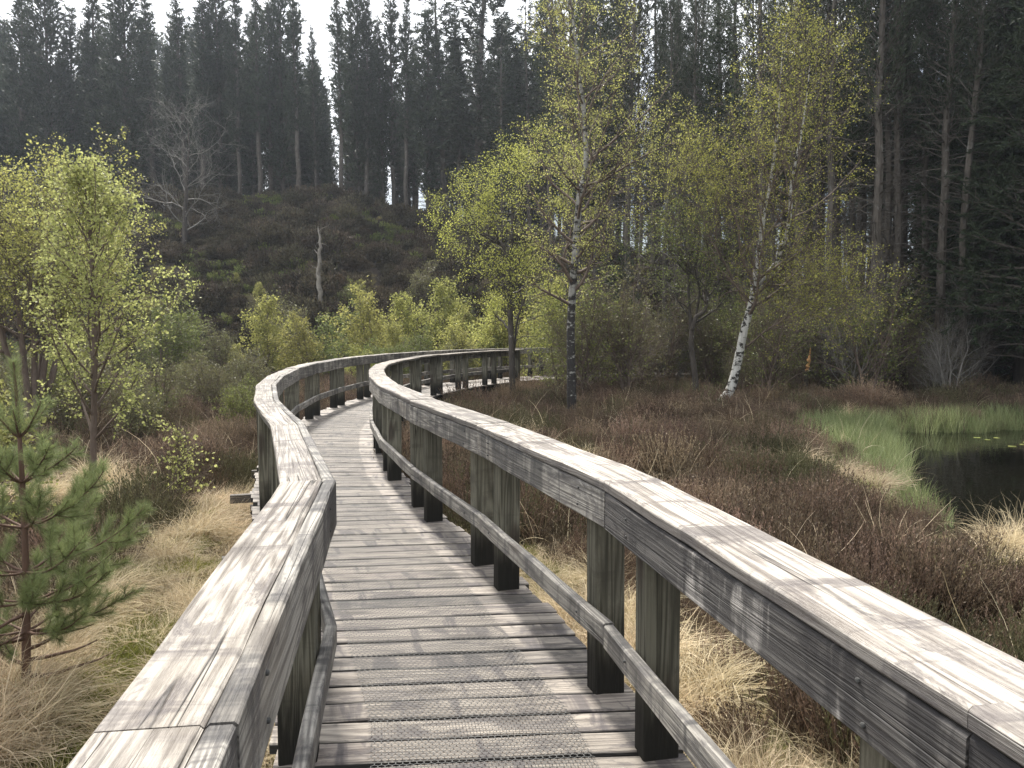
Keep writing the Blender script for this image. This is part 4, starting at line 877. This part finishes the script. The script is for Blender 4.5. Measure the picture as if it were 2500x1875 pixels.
def joined(root):
    t, c = [next(ch for ch in root.children if ch.name.startswith(k)).data for k in ('trunk', 'crown')]; VV, FF, AA, MI, n0 = [], [], [], [], 0
    for i, me in enumerate((t, c)):
        v = np.zeros(len(me.vertices) * 3, np.float32); me.vertices.foreach_get('co', v); f = np.zeros(len(me.loops), np.int32); me.loops.foreach_get('vertex_index', f); f = f.reshape(-1, 4)
        VV.append(v.reshape(-1, 3)); FF.append(f + n0); n0 += len(VV[-1]); MI.append(np.full(len(f), i))
        if i: a = np.zeros(len(me.vertices), np.float32); me.attributes['rnd'].data.foreach_get('value', a); AA.append(a)
        else: AA.append(np.zeros(len(me.vertices)))
    o = mesh('far_tree', np.concatenate(VV), np.concatenate(FF), None, attrs={'rnd': np.concatenate(AA)}, link=False); o.data.materials.append(t.materials[0]); o.data.materials.append(c.materials[0]); o.data.polygons.foreach_set('material_index', np.concatenate(MI).astype(np.int32)); return o
fv = [joined(v) for v in (far_v[0], far_v[1], far_v[3], far_v[3])]; rg = np.random.default_rng(123)
px_ = rg.uniform(-150, 2500, 1500); yy = rg.uniform(60, 95, 1500); xx = (px_ - CXP) / FPX * yy; acc_ = []
for a_, b_, c_ in zip(xx, yy, px_):
    if 745 < c_ < 810 and rg.random() < 0.4: continue
    if 800 < c_ < 1350 and rg.random() < 0.45: continue
    if 1980 < c_ < 2300 and rg.random() < 0.7: continue
    if all((a_ - q[0]) ** 2 + (b_ - q[1]) ** 2 > 3.6 for q in acc_): acc_.append((a_, b_, c_))
    if len(acc_) >= 150: break
acc_ = np.array(acc_); zz_ = H(acc_[:, 0], acc_[:, 1]); hs = np.where(acc_[:, 2] < 1350, rg.uniform(0.62, 0.95, len(acc_)), rg.uniform(1.0, 1.4, len(acc_)))
scatter('distant_conifers', 'solid dark mass of conifers deep in the plantation behind the front rows', np.stack([acc_[:, 0], acc_[:, 1], zz_ - 0.2], 1), np.stack([acc_[:, 0] * 0, acc_[:, 0] * 0, rg.uniform(0, 6.28, len(acc_))], 1), np.stack([hs * 1.05, hs * 1.05, hs], 1), rg.integers(0, 4, len(acc_)), fv)
rng = np.random.default_rng(9)
def zone_pts(n, x0, x1, y0, y1, test):
    x = rng.uniform(x0, x1, n); y = rng.uniform(y0, y1, n)
    vis = (np.abs(x) < y * 0.72 + 1.0); x, y = x[vis], y[vis]; k = test(x, y); return x[k], y[k]
def rots(n, tilt=0.12): return np.stack([rng.normal(0, tilt, n), rng.normal(0, tilt, n), rng.uniform(0, 6.28, n)], 1)
def is_grass(x, y):
    """dry grass strip next to the boardwalk and a few clearings; the rest is heather"""
    dl = poly_dist(x, y, LC); left = x < np.interp(y, LC[:, 1], LC[:, 0])
    e = (fbm(x * 0.8, y * 0.8, 21) - 0.47) * 1.6
    gl = left & (dl < np.interp(y, [0, 4, 7, 10, 13], [4.5, 2.6, 2.1, 1.4, 0.5]) + e)
    gr = (~left) & (dl < np.interp(y, [0, 3.5, 6, 8, 10], [2.6, 1.9, 1.7, 1.0, 0.2]) + e)
    patch = ((x - 5.2) ** 2 / 0.9 + (y - 6.7) ** 2 / 0.4 < 1) | ((x - 8.0) ** 2 / .2 + (y - 18.6) ** 2 / .1 < 1) | ((x - 3.9) ** 2 / .5 + (y - 18.4) ** 2 / .6 < 1) | ((x - 4.6) ** 2 / .12 + (y - 10.8) ** 2 / 1.2 < 1)
    patch = patch | ((fbm(x * 0.55, y * 0.55, 61) > 0.645) & (y > 5.5) & (y < 16) & (x < 6))
    return gl | gr | patch
hb = [heath(300 + i, 0.55, 150, M[['heather', 'heather', 'heather', 'heather_pale', 'heather_pale', 'heather_olive'][i]], 0.028, 0.008, 3000, 0.30) for i in range(6)]
x, y = zone_pts(60000, -26, 26, 2.2, 34, lambda x, y: (~is_grass(x, y)) & (poly_dist(x, y, LC) > 0.95) & (pond_sd(x, y) > np.where(y > 15, -0.12, 0.12)))
keep = rng.random(len(x)) < np.interp(y, [2, 8, 20, 34], [0.42, 0.30, 0.20, 0.14]); x, y = x[keep], y[keep]; print('heather', len(x))
big = 0.18 + 1.65 * np.clip(fbm(x * 1.0, y * 1.0, 31) - 0.08, 0, 1); s_ = big * rng.uniform(0.75, 1.2, len(x)) * np.interp(y, [2, 14, 30], [0.9, 1.05, 1.3]); s_ *= np.where((poly_dist(x, y, POND, True) < 0.8), 0.6, 1.0)
hq = fbm(x * 0.8, y * 0.8, 33) + rng.normal(0, 0.07, len(x)); hidx = np.where(hq > 0.56, rng.integers(3, 5, len(x)), np.where(hq < 0.34, 5, rng.integers(0, 3, len(x))))
scatter('heather', 'brown heather covering the bog on both sides of the boardwalk', np.stack([x, y, H(x, y)], 1), rots(len(x)), np.stack([s_, s_, s_ * rng.uniform(.85, 1.15, len(x))], 1), hidx, hb)
hh = [heath(320 + i, 0.8, 120, M['hill_heather'], 0.10, 0.045, 1300, 0.62) for i in range(4)]
x = rng.uniform(-42, 34, 34000); y = rng.uniform(30, 64, 34000); k = (np.abs(x) < y * 0.74 + 1); x, y = x[k], y[k]
k = rng.random(len(x)) < 0.26 + 0.5 * (fbm(x * .35, y * .35, 41) > 0.47); x, y = x[k], y[k]
s_ = rng.uniform(0.55, 1.3, len(x)) * (0.35 + 1.5 * np.clip(fbm(x * .4, y * .4, 44) - .1, 0, 1)); print('hill', len(x))
scatter('hill_heather', 'dark heather mounds covering the hillside below the conifers', np.stack([x, y, H(x, y) - 0.05], 1), rots(len(x)), np.stack([s_, s_, s_], 1), rng.integers(0, 4, len(x)), hh)
# bilberry and mossy green clumps on the slope
mb = [heath(330 + i, 0.6, 70, M['olive_leaf'], 0.09, 0.05, 700, 0.5) for i in range(2)]
x = rng.uniform(-42, 30, 9000); y = rng.uniform(31, 60, 9000); k = (fbm(x * .45, y * .45, 47) > 0.51); x, y = x[k], y[k]; s_ = rng.uniform(0.5, 1.0, len(x))
scatter('bilberry', 'patches of green bilberry among the hill heather', np.stack([x, y, H(x, y)], 1), rots(len(x)), np.stack([s_, s_, s_], 1), rng.integers(0, 2, len(x)), mb)
# straw grass
tb = [tussock(400 + i, 680, 0.52, 0.0040, 0.44, M['straw'], 0.11) for i in range(4)] + [tussock(410 + i, 420, 0.36, 0.0036, 0.55, M['straw'], 0.13) for i in range(3)]
x, y = zone_pts(9000, -7, 16, 1.6, 23, lambda x, y: is_grass(x, y) & (poly_dist(x, y, LC) > 0.72) & (pond_sd(x, y) > 0.1))
kk = (fbm(x * 1.3, y * 1.3, 51) > np.where(x < 0, 0.45, 0.24)) & (rng.random(len(x)) < np.interp(y, [2, 6, 20], [0.85, 0.6, 0.5])); x, y = x[kk], y[kk]; print('straw', len(x))
s_ = rng.uniform(0.55, 1.15, len(x)); zc = rng.uniform(0.6, 1.1, len(x))
scatter('dry_grass', 'tussocks of pale dry straw coloured grass beside the boardwalk', np.stack([x, y, H(x, y) - 0.02], 1), rots(len(x), 0.22), np.stack([s_, s_, s_ * zc], 1), rng.integers(0, 7, len(x)), tb)
mo = [tussock(430 + i, 260, 0.10, 0.0042, 0.22, M['moss_blade'], 0.16, 'moss_tuft', 4) for i in range(3)] + [tussock(434 + i, 160, 0.16, 0.003, 0.4, M['straw'], 0.16, 'moss_tuft', 4) for i in range(2)]
x, y = zone_pts(15000, -7, 8, 1.6, 14, lambda x, y: is_grass(x, y) & (poly_dist(x, y, LC) > 0.5)); kk = rng.random(len(x)) < 0.8; x, y = x[kk], y[kk]; print('moss', len(x))
s_ = rng.uniform(0.6, 1.3, len(x)); scatter('moss_and_grass', 'low mossy green and yellow turf between the tussocks', np.stack([x, y, H(x, y) - 0.01], 1), rots(len(x), .1), np.stack([s_, s_, s_ * rng.uniform(.5, 1.3, len(x))], 1), rng.integers(0, 5, len(x)), mo)
st = [tussock(440 + i, 16, 0.85, 0.0055, 0.16, M['straw'], 0.10, 'stem_tuft', 7) for i in range(3)]
x, y = zone_pts(2600, -14, 16, 3, 26, lambda x, y: (~is_grass(x, y)) & (poly_dist(x, y, LC) > 1.0) & (pond_sd(x, y) > -0.4)); kk = rng.random(len(x)) < 0.3; x, y = x[kk], y[kk]; s_ = rng.uniform(.5, 1.1, len(x))
scatter('dry_stems', 'scattered long dry grass stems sticking out of the heather', np.stack([x, y, H(x, y)], 1), rots(len(x), .2), np.stack([s_, s_, s_], 1), rng.integers(0, 3, len(x)), st)
sg = [tussock(446 + i, 200, 0.55, 0.03, 0.40, M['straw'], 0.30, 'slope_grass', 5) for i in range(2)]
x = rng.uniform(-34, 22, 2600); y = rng.uniform(32, 56, 2600); k = (fbm(x * .4, y * .4, 55) > 0.60); x, y = x[k], y[k]; s_ = rng.uniform(.5, 1.0, len(x))
scatter('slope_grass', 'small faded grass patches between the heather mounds on the slope', np.stack([x, y, H(x, y)], 1), rots(len(x), .2), np.stack([s_, s_, s_ * .6], 1), rng.integers(0, 2, len(x)), sg)
# reeds in the shallow end of the pond
def reed(seed, n, L):
    rng = np.random.default_rng(seed); p = np.concatenate([rng.uniform(-.22, .22, (n, 2)), np.zeros((n, 1))], 1); d = unit(np.concatenate([rng.normal(0, .16, (n, 2)), np.ones((n, 1))], 1)); l = (L * rng.uniform(.45, 1.15, n))[:, None]; Q = [p]; cu = rng.normal(0, .07, (n, 3)); cu[:, 2] = -np.abs(cu[:, 2])
    for k in range(5): p = p + d * l / 5; Q.append(p); d = unit(d + cu)
    V, F, A = ribbons(rng, np.stack(Q, 1), np.full(n, 0.009)); return mesh('reed_clump', V, F, M['reed'], attrs={'rnd': A}, link=False)
rd = [reed(450 + i, 75, 0.62) for i in range(4)]
x, y = zone_pts(5600, 4.4, 15.5, 8.6, 20.5, lambda x, y: (pond_sd(x, y) < 0.7))
dens = np.clip(1.0 - (x - np.interp(y, [8, 10.5, 13.4, 18, 20], [4.5, 4.8, 5.9, 7.6, 7.9])) / np.interp(y, [8, 12, 18], [0.5, 0.9, 1.5]), 0, 1); dens = np.maximum(dens, ((pond_sd(x, y) > -0.45) & (y > 14.5)) * 0.45 * (fbm(x * 1.2, y * 1.2, 71) > 0.42)); kk = rng.random(len(x)) < dens * 0.95 + 0.004 * ((y > 12) & (x < y * 0.62)); x, y = x[kk], y[kk]; print('reed', len(x))
s_ = rng.uniform(0.55, 1.1, len(x)) * np.interp(y, [8, 12, 20], [.75, .95, 1.05]); scatter('reeds', 'fresh green reeds standing in the shallow left end of the pond', np.stack([x, y, np.full(len(x), WATER_Z - 0.05)], 1), rots(len(x), .06), np.stack([s_, s_, s_], 1), rng.integers(0, 4, len(x)), rd)
# lily pads
lp = None
for k in range(20):
    x = rng.uniform(9.0, 15); y = rng.uniform(12.5, 19)
    if pond_sd(np.array([x]), np.array([y]))[0] > -0.5 or x > y * .70: continue
    if lp is None:
        a = np.linspace(0.25, 6.05, 18); r = 0.075; ring = np.stack([np.cos(a) * r, np.sin(a) * r, 0.004 + 0.003 * np.sin(a * 3)], 1); V = np.concatenate([[[0, 0, 0.001]], ring, ring - [0, 0, 0.003]]); F = [(0, i + 1, i + 2) for i in range(17)] + [(i + 1, i + 19, i + 20, i + 2) for i in range(17)]
        lp = mesh('lily_pad', V, F, M['lily'], None, {'rnd': np.full(len(V), 0.6)}); o = lp
    else: o = lp.copy(); C.objects.link(o)
    o.location = (x, y, WATER_Z + 0.004); o.rotation_euler = (0, 0, rng.uniform(0, 6.28)); s1 = rng.uniform(.7, 1.5); o.scale = (s1, s1, 1); tag(o, 'small flat lily pad floating on the dark pond at right', 'lily pad', 'lily pads on the pond')

# ------------------------------------------------------------------ hazy spring air
hm = bpy.data.materials.new('haze'); hm.use_nodes = True; ht = hm.node_tree; ht.nodes.clear(); ho = ht.nodes.new('ShaderNodeOutputMaterial'); hp = ht.nodes.new('ShaderNodeVolumePrincipled')
hp.inputs['Color'].default_value = (0.80, 0.88, 1.0, 1); hp.inputs['Density'].default_value = 0.0005; hp.inputs['Anisotropy'].default_value = 0.55; ht.links.new(hp.outputs[0], ho.inputs['Volume'])
V = np.array([(a, b, c) for a in (-1600, 1600) for b in (-70, 2600) for c in (-16, 60)], float); F = np.array([(0, 1, 3, 2), (4, 6, 7, 5), (0, 4, 5, 1), (2, 3, 7, 6), (0, 2, 6, 4), (1, 5, 7, 3)])
tag(mesh('haze', V, F, hm), 'thin bluish haze in the air', kind='stuff')
